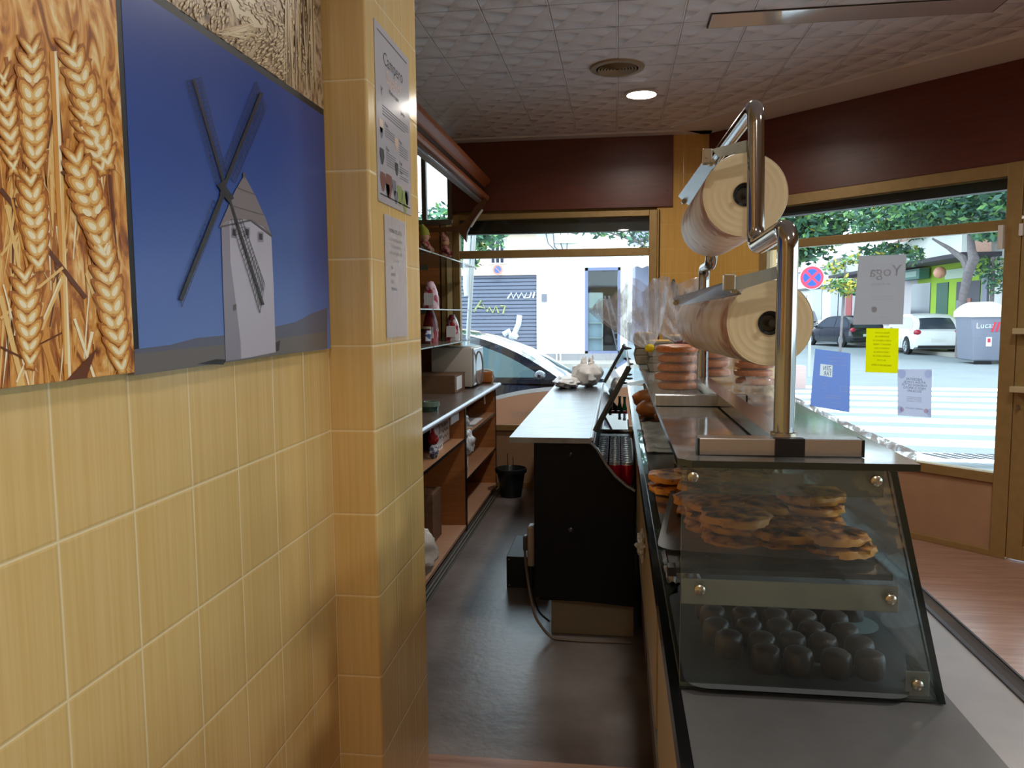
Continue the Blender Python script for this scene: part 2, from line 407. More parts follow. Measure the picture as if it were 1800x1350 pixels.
# back facade: parapet, header, tiled pier
bw = MB()
bw.mi = 0; bw.box(0.322, OV.x + 0.02, YB, YB + .2, 0, ZC)
bw.mi = 1; bw.box(-1.40, 0.322, YB + .03, YB + .2, 2.345, ZC); bw.box(-1.9, -1.40, YB + .03, YB + .2, 0, 2.27); bw.box(-1.9, -1.40, YB + .03, YB + .2, 2.9, ZC)
struct(bw.build('wall_far', [M_TILE_P, mat('yellow_beige_paint', '#b9985f', 0.5)]))
b = MB(); b.T = TC
b.mi = 0; b.box(-0.02, 0.50, 0, 0.2, 0, ZC); b.mi = 1; b.box(0.50, TEND + .05, 0.03, 0.2, 2.36, ZC); b.mi = 0; b.box(3.45, TEND + .05, 0, .2, 0, 2.36)
struct(b.build('wall_corner', [M_TILE_C, mat('yellow_beige_paint', '#b9985f', 0.5)]))
# dark brown header panels
struct(MB().box(-1.40, 0.447, YB - 0.02, YB - .001, 2.37, ZC - 0.013).build('trim_2', M_BROWNP, bevel=0.002))
b = MB(); b.T = TC; b.box(0.0, TEND - .03, -0.02, -.001, 2.362, ZC - 0.013); struct(b.build('trim_3', M_BROWNP, bevel=0.002))
b = MB()
for x, z in ((0.40, 2.83), (0.40, 2.50), (-0.86, 2.5)): b.cyl((x, YB - .022, z), (x, YB - .0195, z), 0.005, n=10)
struct(b.build('trim_4', M_BLACK))
# right wall with a second big window, behind the camera's right shoulder
rw = MB(); X0 = PE.x
rw.box(X0, X0 + .15, -2.4, -1.2, 0, ZC); rw.box(X0, X0 + .15, 3.5, PE.y + .1, 0, ZC); rw.box(X0, X0 + .15, -1.2, 3.5, 0, 0.55); rw.box(X0, X0 + .15, -1.2, 3.5, 2.36, ZC)
struct(rw.build('wall_right', mat('cream_paint', '#cbb48c', 0.6)))
wf = MB()
for y in (-1.2, 0.35, 1.9, 3.44): wf.box(X0 + .03, X0 + .09, y, y + .06, .55, 2.36)
wf.box(X0 + .03, X0 + .09, -1.2, 3.5, .55, .61); wf.box(X0 + .03, X0 + .09, -1.2, 3.5, 2.30, 2.36)
wr = struct(wf.build('window_3', M_FRAME))
MB().box(X0 + .057, X0 + .063, -1.14, 3.44, .61, 2.3).build('pane', M_PANE, wr)
portal((X0 + .2, 1.15, 1.45), (-1, 0, 0), 4.6, 1.8)
portal((-0.54, YB + .3, 1.45), (0, -1, 0), 1.7, 1.8)
portal(TC @ Vector((1.9, .3, 1.35)), -NV, 3.1, 2.1)

# ---- far shop window
YF = YB - 0.01
w1 = MB()
w1.box(-1.393, -1.335, YF - .03, YF + .05, 0, 2.345); w1.box(0.258, 0.322, YF - .03, YF + .05, 0, 2.345)
w1.box(-1.335, .258, YF - .03, YF + .05, 2.297, 2.345); w1.box(-1.335, .258, YF - .025, YF + .04, 1.976, 2.041)
w1.box(-1.335, .258, YF - .03, YF + .05, 0.50, 0.55); w1.box(-1.335, .258, YF - .03, YF + .05, 0, 0.05)
win1 = struct(w1.build('window_1', M_FRAME, bevel=0.003))
MB().box(-1.335, .258, YF - .005, YF + .02, .05, .50).build('lower_panel', M_BEIGEP, win1)
g = MB(); pane(g, -1.335, .258, YF + .006, YF + .012, .55, 1.976, 'y'); pane(g, -1.335, .258, YF + .006, YF + .012, 2.041, 2.297, 'y'); g.build('pane', [M_PANE, M_SHELFE], win1)
sb = MB(); sb.box(-1.36, .29, YF + .045, YF + .12, 2.185, 2.34)
for k in range(3): sb.box(-1.36, .29, YF + .12, YF + .13, 2.19 + k * .05, 2.225 + k * .05)
sb.build('rolled_shutter', M_ROLL, win1)
MB().box(0.335, 0.343, YF - .03, YF - .018, 0.9, 2.345).build('cable', M_BLACK, win1)
# window beside it, over the wooden board, left of the far window
w2 = MB()
w2.box(-1.76, -1.40, YF - .02, YF + .04, 2.27, 2.31); w2.box(-1.66, -1.62, YF - .02, YF + .04, 2.31, 2.9); w2.box(-1.435, -1.393, YF - .02, YF + .04, 2.31, 2.9)
win2 = struct(w2.build('window_2', mat('grey_metal_frame', '#77736c', 0.4, metal=.4), bevel=.002))
MB().box(-1.76, -1.43, YF + .006, YF + .012, 2.31, 2.9).build('pane', M_PANE, win2)
b = MB(); b.box(-1.745, -1.51, YF - .01, YF + .035, 0.92, 2.265); struct(b.build('trim_5', M_WOOD))
struct(MB().box(-1.51, -1.50, YF - .012, YF + .035, 0.92, 2.265).build('trim_6', M_BLACK))
struct(MB().box(-1.50, -1.448, YF - .006, YF + .035, 0, 2.265).build('trim_7', M_FRAME))
struct(MB().box(-1.448, -1.396, YF - .02, YF + .035, 0, 2.265).build('trim_8', mat('cream_strip', '#dcc795', 0.5)))

# ---- corner shop front: window and door
w3 = MB(); w3.T = TC
T0, T1 = 0.50, 2.205
w3.box(T0, T0 + .07, -.03, .05, 0, 2.36); w3.box(T1, T1 + .085, -.035, .055, 0, 2.36)
w3.box(T0 + .07, T1, -.03, .05, 2.283, 2.36); w3.box(T0 + .07, T1, -.025, .045, 1.972, 2.034)
w3.box(T0 + .07, T1, -.03, .05, 0.455, 0.515); w3.box(T0 + .07, T1, -.03, .05, 0, 0.04)
win4 = struct(w3.build('window_4', M_FRAME, bevel=.003))
b = MB(); b.T = TC; b.box(T0 + .07, T1, -.01, .02, .04, .455); b.build('lower_panel', M_BEIGEP, win4)
g = MB(); g.T = TC; pane(g, T0 + .07, T1, .006, .012, .515, 1.972, 'y'); pane(g, T0 + .07, T1, .006, .012, 2.034, 2.283, 'y'); g.build('pane', [M_PANE, M_SHELFE], win4)
b = MB(); b.T = TC; b.box(T0, 3.45, .06, .14, 2.22, 2.36); b.build('rolled_shutter', M_ROLL, win4)
# alarm contact on the frame
b = MB(); b.T = TC; b.rbox(T1 - .03, T1, -.06, -.03, 1.86, 2.0, .003); b.build('alarm_contact', M_WHITE, win4)
DR0, DR1 = T1 + .087, 3.35
d = MB(); d.T = TC
d.box(DR0, DR0 + .085, -.03, .03, 0.012, 2.03); d.box(DR1 - .09, DR1, -.03, .03, .012, 2.03); d.box(DR0 + .085, DR1 - .09, -.03, .03, .012, .10); d.box(DR0 + .085, DR1 - .09, -.03, .03, .45, .52); d.box(DR0 + .085, DR1 - .09, -.03, .03, 1.96, 2.03)
door = struct(d.build('door_1', M_FRAME, bevel=.003))
b = MB(); b.T = TC; b.box(DR0 + .085, DR1 - .09, -.008, .01, .10, .45); b.build('lower_panel', M_BEIGEP, door)
g = MB(); g.T = TC; pane(g, DR0 + .085, DR1 - .09, .0, .006, .52, 1.96, 'y'); g.build('pane', [M_PANE, M_SHELFE], door)
b = MB(); b.T = TC
b.rbox(DR0 + .10, DR0 + .135, -.10, -.07, 1.0, 1.42, .004); b.build('door_handle', mat('cream_plastic', '#c4b48f', 0.35), door)
b = MB(); b.T = TC
for z in (1.02, 1.36): b.rbox(DR0 + .0, DR0 + .13, -.10, -.03, z, z + .035, .004)
b.build('handle_bracket', mat('cream_plastic', '#c4b48f', 0.35), door)
b = MB(); b.T = TC; b.cyl((DR0 + .03, -.045, .93), (DR0 + .03, -.03, .93), .012, n=12); b.box(DR0 + .026, DR0 + .034, -.06, -.045, .915, .945); b.build('lock', M_NUT, door)
b = MB(); b.T = TC
b.rbox(DR0 - .01, DR0 + .012, -.05, -.03, 1.93, 2.0, .002); b.build('hinge', M_WHITE, door)
tr_ = MB(); tr_.T = TC; tr_.box(DR0, DR0 + .05, -.03, .04, 2.05, 2.36); tr_.box(DR1, DR1 + .1, -.03, .04, 0, 2.36); tr_.box(DR0 + .05, DR1, -.03, .04, 2.05, 2.10); tr_.box(DR0 + .05, DR1, -.03, .04, 2.31, 2.36)
w5 = struct(tr_.build('window_5', M_FRAME, bevel=.003))
b = MB(); b.T = TC; b.box(DR0 + .05, DR1, 0, .006, 2.10, 2.31); b.build('pane', M_PANE, w5)

# ------------------------------------------------------------------ ceiling fittings
def downlight(x, y, label, power=28):
    t = thing('recessed_downlight', label, 'ceiling light', (x, y, ZC), group='recessed downlights in the ceiling')
    b = MB(); b.lathe([(0.102, 0), (0.112, -.004), (0.112, -.009), (0.098, -.014), (0.094, -.010), (0.094, 0)], n=36, caps=False); b.build('trim_ring', M_WHITE, t, smooth=True, local=True)
    m, tt, bb = (_mats['lamp_diffuser'], None, None) if 'lamp_diffuser' in _mats else newmat('lamp_diffuser')
    if tt:
        bb.inputs['Emission Color'].default_value = (1, .96, .9, 1); bb.inputs['Emission Strength'].default_value = 26; bb.inputs['Base Color'].default_value = (.9, .9, .9, 1)
    b = MB(); b.lathe([(0.0, -.024), (0.05, -.021), (0.08, -.014), (0.093, -.006)][::-1], n=36); b.build('diffuser', m, t, local=True)
    l = bpy.data.lights.new('downlight_bulb', 'AREA'); l.shape = 'DISK'; l.size = 0.18; l.energy = power; l.color = (1, .93, .82); l.spread = math.radians(160)
    o = bpy.data.objects.new('downlight_bulb', l); COL.objects.link(o); o.parent = t; o.location = (0, 0, -.027)
    return t
downlight(0.154, 5.34, 'round white lit downlight beside the round ceiling vent', 12)
downlight(0.154, 2.95, 'round lit downlight over the aisle, nearer than the ceiling vent', 9)
downlight(0.10, -0.6, 'round lit downlight behind the viewer over the tiled wall', 13)
downlight(1.75, 3.15, 'round lit downlight over the customer floor by the door', 12)
downlight(1.75, 0.6, 'round lit downlight over the customer floor behind the viewer', 20)
t = thing('ceiling_vent', 'round beige slotted air vent in the embossed ceiling', 'vent', (-0.006, 4.77, ZC))
M_VENT = mat('beige_vent_plastic', '#a08c70', 0.5)
b = MB(); b.lathe([(0.125, -.012), (0.158, -.010), (0.162, 0), (.12, 0)], n=48, caps=False)
b.build('rim', M_VENT, t, smooth=True, local=True)
for k in range(6):
    rr = 0.115 - k * 0.018
    b = MB(); b.lathe([(rr, -.016), (rr - .011, -.012), (rr - .0115, -.007), (rr, -.0075), (rr, -.016)], n=40, caps=False); b.build('louvre_ring', M_VENT, t, smooth=True, local=True)
MB().lathe([(0.0, -.006), (.125, -.006)][::-1], n=40).build('backing', mat('vent_shadow', '#2a231c', .8), t, local=True)
t = thing('ceiling_panel', 'long pale glossy panel set in the ceiling near the door', 'ceiling panel', (1.13, 4.1, ZC))
MB().rbox(-.675, .675, -.09, .09, -.007, -.001, .002).build('cover', mat('pale_gloss_panel', '#d2ced2', 0.08, coat=.6), t, local=True)
b = MB(); b.box(-.682, .682, -.097, -.0905, -.005, 0); b.box(-.682, .682, .0905, .097, -.005, 0); b.box(-.682, -.6755, -.0905, .0905, -.005, 0); b.box(.6755, .682, -.0905, .0905, -.005, 0)
b.build('surround', mat('dark_gap', '#2f2724', .7), t, local=True)

# ------------------------------------------------------------------ printed mural on the left wall
XM = XW + 0.014
def W(px, py, l=0): p = atX(px, py, XM + l * 0.00025); return p
mural = thing('wall_mural', 'large printed picture panel of wheat and a white windmill on yellow tiles', 'mural', (XW, 1.2, 1.42))
YM0, YM1, ZM0, ZM1 = -0.35, 1.708, 1.425, 2.52
MB().box(XW + .001, XM, YM0, YM1, ZM0, ZM1).build('panel', mat('black_print_board', '#17171a', .45), mural)
def print_mat(name, stops, scale, stretch, dist=1.0, rough=0.32, bnd=(0.3, 0.7)):
    m, t, b = newmat(name); P_, x, y, z = pos(t)
    mp = t.new('ShaderNodeMapping'); mp.inputs['Scale'].default_value = stretch; mp.inputs['Rotation'].default_value = (0.35, 0, 0); t.link(P_, mp.inputs[0])
    nz = t.new('ShaderNodeTexNoise', Scale=scale, Detail=4.0, Distortion=dist); t.link(mp.outputs[0], nz.inputs['Vector'])
    n = len(stops); t.link(t.ramp(nz.outputs[0], [(bnd[0] + (bnd[1] - bnd[0]) * i / (n - 1), c) for i, c in enumerate(stops)]), b.inputs['Base Color'])
    b.inputs['Roughness'].default_value = rough; return m
M_WBG = print_mat('wheat_print_ground', ['#6e3410', '#a8601c', '#dd9440', '#f0bd72', '#fbe0a6'], 4.5, (1, 6, 2.2), 2.2)
M_GRN = print_mat('grain_print_ground', ['#4a3220', '#8a6a4a', '#b99a74', '#cdb392', '#7a5a3e'], 9, (1, 3, 1.6), 2.5)
m, t, b = newmat('blue_sky_print'); P_, x, y, z = pos(t)
t.link(t.ramp(t.math('DIVIDE', t.math('SUBTRACT', z, 1.46), 0.5), [(0, '#5f7cbc'), (0.3, '#3c5aa6'), (1, '#213f8a')]), b.inputs['Base Color']); b.inputs['Roughness'].default_value = .3
M_SKYP = m
YV = 0.982
LX = XM + .0004
MB().box(XM, LX, YM0, YV - .006, ZM0, ZM1).build('wheat_picture', M_WBG, mural)
MB().box(XM, LX, YV + .006, YM1, ZM0, 1.948).build('sky_picture', M_SKYP, mural)
MB().box(XM, LX, YV + .006, YM1, 1.962, ZM1).build('grain_picture', M_GRN, mural)
def lay(p, l): return Vector((LX + .0002 + l * .00022, p.y, p.z))
_fc = [0]
def flat(mb, pts, l): _fc[0] += 1; mb.poly([lay(atX(x, y, LX), l + (_fc[0] % 37) * .023) for x, y in pts])
def flatl(mb, a, c, wd, l, w2=None):
    a = Vector(a); c = Vector(c); d = (c - a).normalized(); n = Vector((-d.y, d.x)); w2 = wd if w2 is None else w2
    flat(mb, [a + n * wd / 2, c + n * w2 / 2, c - n * w2 / 2, a - n * wd / 2], l)
pm = lambda n_, c: mat(n_, c, .35)
C1, C2, C3, C4, C5 = pm('print_rust', '#b06620'), pm('print_orange', '#e09a42'), pm('print_gold', '#f2c67a'), pm('print_cream', '#fff0c8'), pm('print_dark_brown', '#6b3510')
wm = MB()
def kernel(cx, cy, L, wd, ang, l):
    for (k, s_, c) in ((0, 1.0, 0), (1, .80, 1), (2, .58, 2), (3, .34, 3)):
        wm.mi = c; pts = []
        for i in range(11):
            t_ = i / 10 * 2 * PI; r_ = (0.5 + 0.12 * math.cos(t_))
            u, v = math.cos(t_) * L / 2 * s_ + (1 - s_) * L * .10, math.sin(t_) * wd * r_ * s_
            pts.append((cx + u * math.cos(ang) - v * math.sin(ang), cy + u * math.sin(ang) + v * math.cos(ang)))
        flat(wm, pts, l + k)
def ear(a, c, wd, n, l0=4, awn=True):
    a = Vector(a); c = Vector(c); d = (c - a); L = d.length; d.normalize(); th = math.atan2(d.y, d.x)
    for i in range(n):
        f = (i + .5) / n; p = a + (c - a) * f; k = math.sin(PI * min(1, max(.12, f * .92 + .04))) ** .5
        for sg in (-1, 1):
            if awn:
                wm.mi = random.choice((2, 3, 1)); e = p + Vector((math.cos(th + PI + sg * .42), math.sin(th + PI + sg * .42))) * L * random.uniform(.16, .3)
                flatl(wm, p, e, 2.2, l0 - 1, .5)
            q = p + Vector((-d.y, d.x)) * sg * wd * .26 * k
            kernel(q.x, q.y, L / n * 2.3, wd * .62 * k, th + PI + sg * random.uniform(.45, .7), l0 + (i % 3) * 1.1)
# soft background shapes, then stems, then ears
for i in range(150):
    wm.mi = random.choice((0, 1, 2, 2, 4, 0, 3)); x = random.uniform(-5, 200); y = random.uniform(70, 600)
    flatl(wm, (x, y), (x + random.uniform(-22, 18), y + random.uniform(50, 150)), random.uniform(1.5, 7), 0, random.uniform(.6, 3))
for a, c, wd, k in [((93, 90), (119, 670), 13, 1), ((97, 90), (122, 668), 5, 3), ((108, 300), (116, 640), 5, 2), ((0, 332), (150, 524), 8, 4), ((0, 450), (72, 360), 5, 2), ((0, 560), (110, 470), 5, 2),
                    ((10, 360), (60, 600), 6, 2), ((20, 350), (90, 660), 4, 1), ((0, 520), (40, 690), 9, 2), ((5, 500), (50, 680), 3, 3), ((110, 485), (30, 680), 8, 2), ((106, 490), (28, 672), 3, 3), ((60, 560), (100, 675), 8, 1), ((40, 620), (108, 585), 3, 4),
                    ((130, 560), (165, 670), 5, 3), ((150, 480), (190, 600), 4, 2), ((75, 420), (25, 590), 5, 3), ((0, 610), (60, 640), 4, 4), ((140, 100), (190, 280), 8, 4), ((10, 100), (40, 330), 6, 0)]:
    wm.mi = k; flatl(wm, a, c, wd, 2)
wm.mi = 4; flat(wm, [(115, 672), (168, 612), (150, 668)], 6); flat(wm, [(104, 302), (124, 296), (116, 316)], 7)
ear((52, 640), (40, 470), 40, 7, 3); ear((66, 470), (50, 300), 42, 7, 3); ear((60, 300), (52, 70), 46, 9)
ear((190, 290), (118, 70), 44, 9); ear((178, 300), (140, 190), 34, 5); ear((212, 650), (176, 420), 42, 9, 6); ear((184, 450), (126, 262), 50, 8, 8); ear((22, 300), (2, 120), 30, 7, 3)
ear((-60, 640), (-40, 380), 50, 8); ear((-60, 330), (-80, 60), 50, 8)
# keep the wheat inside its picture
for i, v in enumerate(wm.v): v.y = min(v.y, YV - .0065); v.z = max(v.z, ZM0 + .0005)
wm.build('wheat_ears', [C1, C2, C3, C4, C5], mural)
wm = MB()
G1, G2, G3 = pm('print_husk', '#caa878'), pm('print_husk_dark', '#6a4b33'), pm('print_husk_pale', '#e0caa4')
def grains(x0, y0, x1, y1, n, ln, ang, spread=.5):
    for i in range(n):
        x = random.uniform(x0, x1); y = random.uniform(y0, y1); a = ang + random.uniform(-spread, spread); s_ = random.uniform(.7, 1.2) * ln
        for k, (sc, mi) in enumerate(((1.25, 1), (1, 0), (.55, 2))):
            wm.mi = mi; pts = [(x + math.cos(a) * s_ * sc * math.cos(t_) - math.sin(a) * s_ * .42 * sc * math.sin(t_), y + math.sin(a) * s_ * sc * math.cos(t_) + math.cos(a) * s_ * .42 * sc * math.sin(t_)) for t_ in [2 * PI * q / 7 for q in range(7)]]
            flat(wm, pts, 1 + k + (i % 5))
grains(290, -80, 400, 90, 260, 5, 1.9); grains(395, 60, 505, 140, 200, 5, 2.6); grains(420, -70, 500, 70, 160, 5, .9); grains(500, -60, 553, 130, 220, 5, 1.45, .25)
for i in range(60):
    x = random.uniform(500, 548); wm.mi = random.choice((0, 1, 2)); flatl(wm, (x, random.uniform(-60, 30)), (x + random.uniform(-6, 10), random.uniform(90, 180)), 2.2, 7, .7)
for i in range(26):
    wm.mi = random.choice((0, 2)); flatl(wm, (440 + random.uniform(-10, 10), 55 + random.uniform(-15, 15)), (385 + random.uniform(-12, 10), 70 + random.uniform(-16, 20)), 3, 6, .8)
wm.mi = 2; flat(wm, [(395, -20), (425, -40), (470, 45), (478, 50), (440, 48), (415, 30)], 0); flat(wm, [(480, 60), (515, 30), (512, 110), (500, 122)], 0)
for v in wm.v: v.z = max(v.z, 1.9625); v.y = min(v.y, YM1 - .0005)
wm.build('grain_ears', [G1, G2, G3], mural)
wm = MB()
HL, TWR, TWS, CAPM, CAPD, DK = pm('print_hill', '#6d6766'), pm('print_tower_white', '#b9b4c2'), pm('print_tower_shade', '#8d8795'), pm('print_cap_grey', '#82777a'), pm('print_cap_dark', '#5b5254'), pm('print_near_black', '#241f24')
wm.mi = 6; flat(wm, [(236, 614), (300, 606), (345, 594), (390, 590), (484, 574), (520, 566), (545, 552), (575, 541), (575, 600), (236, 640)], 0)
wm.mi = 0; flat(wm, [(236, 622), (330, 612), (480, 596), (575, 583), (575, 612), (236, 660)], 1)
wm.mi = 5; flat(wm, [(345, 640), (380, 631), (398, 632), (392, 641)], 2); flat(wm, [(484, 602), (492, 598), (490, 616), (485, 618)], 2)
wm.mi = 1; flat(wm, [(388, 396), (405, 384), (440, 383), (466, 396), (476, 412), (480, 500), (484, 619), (440, 628), (396, 635), (391, 500)], 3)
wm.mi = 2; flat(wm, [(388, 396), (402, 388), (404, 460), (412, 520), (422, 600), (423, 631), (396, 635), (391, 500)], 4)
wm.mi = 3; flat(wm, [(428, 308), (448, 345), (466, 385), (476, 414), (462, 398), (440, 387), (412, 384), (396, 390), (385, 398), (396, 372), (412, 335)], 6)
wm.mi = 4; flatl(wm, (415, 330), (446, 342), 2, 7); flatl(wm, (400, 360), (462, 378), 1.6, 7); flatl(wm, (384, 399), (440, 387), 3, 7); flatl(wm, (440, 387), (477, 415), 3, 7); flatl(wm, (428, 304), (428, 312), 5, 7)
for x, y in ((410, 409), (433, 408), (457, 416)):
    wm.mi = 2; flat(wm, [(x - 5, y - 9), (x + 5, y - 8), (x + 5, y + 10), (x - 5, y + 9)], 5); wm.mi = 5; flat(wm, [(x - 3, y - 6), (x + 3, y - 5), (x + 3, y + 6), (x - 3, y + 5)], 6)
wm.mi = 4; flat(wm, [(409, 536), (414, 534), (414, 545), (409, 546)], 6)
wm.mi = 5
def sail(q, n, m_, w_=.85):
    q = [Vector(p) for p in q]
    for i in range(n + 1):
        f = i / n; flatl(wm, q[0].lerp(q[3], f), q[1].lerp(q[2], f), w_, 9)
    for j in range(m_ + 1):
        f = j / m_; flatl(wm, q[0].lerp(q[1], f), q[3].lerp(q[2], f), w_, 9)
sail([(326, 143), (352, 136), (396, 305), (378, 322)], 20, 4); sail([(449, 143), (467, 190), (411, 322), (390, 292)], 20, 4)
sail([(373, 352), (385, 368), (317, 540), (313, 515)], 16, 2); sail([(404, 386), (424, 386), (463, 498), (455, 550)], 18, 4)
flatl(wm, (338, 139), (396, 338), 4, 10); flatl(wm, (458, 163), (386, 342), 5.5, 10); flatl(wm, (315, 528), (393, 334), 6.5, 10, 8); flatl(wm, (398, 340), (461, 536), 4, 10); flatl(wm, (384, 322), (404, 352), 12, 11)
wm.build('windmill', [HL, TWR, TWS, CAPM, CAPD, DK, pm('print_far_hill', '#5d5f73')], mural)

# ------------------------------------------------------------------ sheets taped to the pillar
XS = -0.5602
def sheet(name, label, y0, y1, z0, z1, body, cat='poster', mats=None, gloss=.35):
    t = thing(name, label, cat, (XS, (y0 + y1) / 2, z0))
    m = MB(); N = 8
    m.box(XS, XS + .0012, y0, y1, z0, z1); m.build('sheet', mat('laminated_paper', '#c9c5cb', .12, coat=.5), t)
    k = MB(); body(k, lambda u, v: Vector((XS + .0016, y0 + u * (y1 - y0), z0 + v * (z1 - z0))), y1 - y0, z1 - z0)
    k.build('print', mats, t)
    return t
UY, UZ = Vector((0, 1, 0)), Vector((0, 0, 1))
def p1(k, P_, w_, h_):
    k.mi = 0
    R = lambda u0, v0, u1, v1: k.poly([P_(u0, v0), P_(u1, v0), P_(u1, v1), P_(u0, v1)])
    R(.06, .955, .93, .962); R(.05, .042, .95, .05)
    k.text('Campero', .045, P_(.5, .80), UY, UZ, 'CENTER'); k.text('Menú y tapas', .016, P_(.5, .66), UY, UZ, 'CENTER')
    k.text('Y', .03, P_(.12, .61), UY, UZ); k.text('Jamón', .015, P_(.7, .60), UY, UZ)
    k.mi = 2; k.text('Español', .042, P_(.5, .71), UY, UZ, 'CENTER')
    k.mi = 1
    for i in range(4): R(.16, .555 - i * .016, .93 - .1 * (i == 3), .561 - i * .016)
    for (u, v, n) in ((.22, .435, 4), (.63, .40, 5), (.24, .30, 6), (.63, .27, 3), (.63, .215, 2)):
        k.mi = 0; k.text('Paso', .014, P_(u, v + .015), UY, UZ); k.mi = 1
        for i in range(n): R(u, v - i * .014, u + .28, v + .005 - i * .014)
    for (u, v, s_, c) in ((.12, .44, .05, 2), (.12, .40, .04, 1), (.55, .40, .05, 2), (.12, .27, .06, 0), (.54, .25, .05, 0), (.13, .13, .07, 3), (.3, .125, .09, 3), (.26, .09, .05, 0), (.45, .13, .06, 1), (.62, .10, .08, 4), (.78, .08, .09, 4), (.85, .11, .06, 1), (.5, .075, .05, 1)):
        k.mi = c; k.poly([P_(u + s_ * math.cos(a) * 1.1, v + s_ * .8 * math.sin(a) * (1 + .3 * math.sin(3 * a))) for a in [2 * PI * q / 10 for q in range(10)]])
sheet('tall_wall_poster', 'tall white illustrated poster on the side of the tiled pillar, above the other sheet', 1.79, 2.087, 1.77, 2.185, p1, mats=[M_INK, M_INKG, pm('print_peach', '#c7a58f'), pm('print_meat', '#7b4d44'), pm('print_leaf', '#8d9a5c')])
def p2(k, P_, w_, h_):
    k.mi = 0; k.text('NORMAS DEL LOCAL', .0135, P_(.5, .87), UY, UZ, 'CENTER', sx=.9)
    k.mi = 1
    for i, (s_, v) in enumerate((('-DISTANCIA DE SEGURIDAD', .80), ('USO OBLIGATORIO', .745), ('DE MASCARILLA EN TODO', .69), ('EL LOCAL', .63))): k.text(s_, .0105, P_(.5, v), UY, UZ, 'CENTER', sx=.9)
    k.mi = 0
    for s_, v in (('GEL', .57), ('AFORO', .51), ('DOS', .45), ('PERSONAS', .39)): k.text(s_, .011, P_(.24, v), UY, UZ)
sheet('plain_wall_notice', 'narrow white notice in a shiny plastic sleeve, below the tall poster on the pillar', 1.835, 2.022, 1.445, 1.745, p2, 'notice', [M_INK, M_INKG])
t = thing('plastic_sleeve', 'clear crinkled plastic sleeve over the lower notice on the pillar', 'plastic sleeve', (XS, 1.93, 1.44))
m = MB(); N = 14; vv = []
for j in range(N + 1):
    for i in range(N + 1):
        y = 1.828 + i / N * .2; z = 1.437 + j / N * .31
        vv.append((XS + .003 + .004 * abs(noise.noise(Vector((y * 60, z * 12, 1)))), y, z))
vv += [(XS + .0022, p[1], p[2]) for p in vv]
nn = (N + 1) ** 2
m.add(vv, [(j * (N + 1) + i, j * (N + 1) + i + 1, (j + 1) * (N + 1) + i + 1, (j + 1) * (N + 1) + i) for j in range(N) for i in range(N)])
m.build('film', filmmat('crinkled_sleeve', '#e8eaf0', .28, .08, 30, stretch=(1, 5, 1)), t, smooth='all')

# ------------------------------------------------------------------ papers in the corner window, printed side outwards
NN = -NV; UE = EV
def chp(px, py, n=-.003):
    p0 = TC @ Vector((0, n, 0)); r_ = ray(px, py); p = CAM + r_ * ((p0 - CAM).dot(NV) / r_.dot(NV)); q = TC.inverted() @ p; return q.x, q.z
def winsheet(name, label, quad, mt, body, mats, hole=None, holemat=None):
    q = [chp(*p) for p in quad]     # TL TR BR BL
    c = TC @ Vector((sum(a[0] for a in q) / 4, 0, min(a[1] for a in q)))
    t = thing(name, label, 'poster', c)
    def XZ(u, v): return ((q[0][0] * (1 - u) + q[1][0] * u) * v + (q[3][0] * (1 - u) + q[2][0] * u) * (1 - v), (q[0][1] * (1 - u) + q[1][1] * u) * v + (q[3][1] * (1 - u) + q[2][1] * u) * (1 - v))
    def slab(m, u0, u1, v0, v1):
        c4 = [XZ(u0, v1), XZ(u1, v1), XZ(u1, v0), XZ(u0, v0)]; a = [(x, -.0035, z) for x, z in c4] + [(x, -.0025, z) for x, z in c4]
        m.add(a, [(0, 1, 2, 3), (4, 5, 6, 7), (0, 1, 5, 4), (1, 2, 6, 5), (2, 3, 7, 6), (3, 0, 4, 7)])
    m = MB(); m.T = TC
    if hole:
        u0, u1, v0, v1 = hole
        for a_ in ((0, 1, v1, 1), (0, 1, 0, v0), (0, u0, v0, v1), (u1, 1, v0, v1)): slab(m, *a_)
        h_ = MB(); h_.T = TC; slab(h_, *hole); 
    else: slab(m, 0, 1, 0, 1)
    sh_ = m.build('sheet', mt, t)
    if hole: h_.build('badge', holemat, sh_)
    k = MB()
    def P_(u, v):
        x = (q[0][0] * (1 - u) + q[1][0] * u) * v + (q[3][0] * (1 - u) + q[2][0] * u) * (1 - v)
        z = (q[0][1] * (1 - u) + q[1][1] * u) * v + (q[3][1] * (1 - u) + q[2][1] * u) * (1 - v)
        return TC @ Vector((x, -.0042, z))
    body(k, P_); k.build('print', mats, t)
    return t
UM = -EV      # mirrored writing reads from the street
def transl(name, c, tr_=.5):
    m, t, b = newmat(name); b.inputs['Base Color'].default_value = lin(c); b.inputs['Roughness'].default_value = .6
    out = t.n['Material Output']; tl = t.new('ShaderNodeBsdfTranslucent', Color=lin(c)); ms = t.new('ShaderNodeMixShader'); ms.inputs[0].default_value = tr_
    t.link(b.outputs[0], ms.inputs[1]); t.link(tl.outputs[0], ms.inputs[2]); t.link(ms.outputs[0], out.inputs[0]); return m
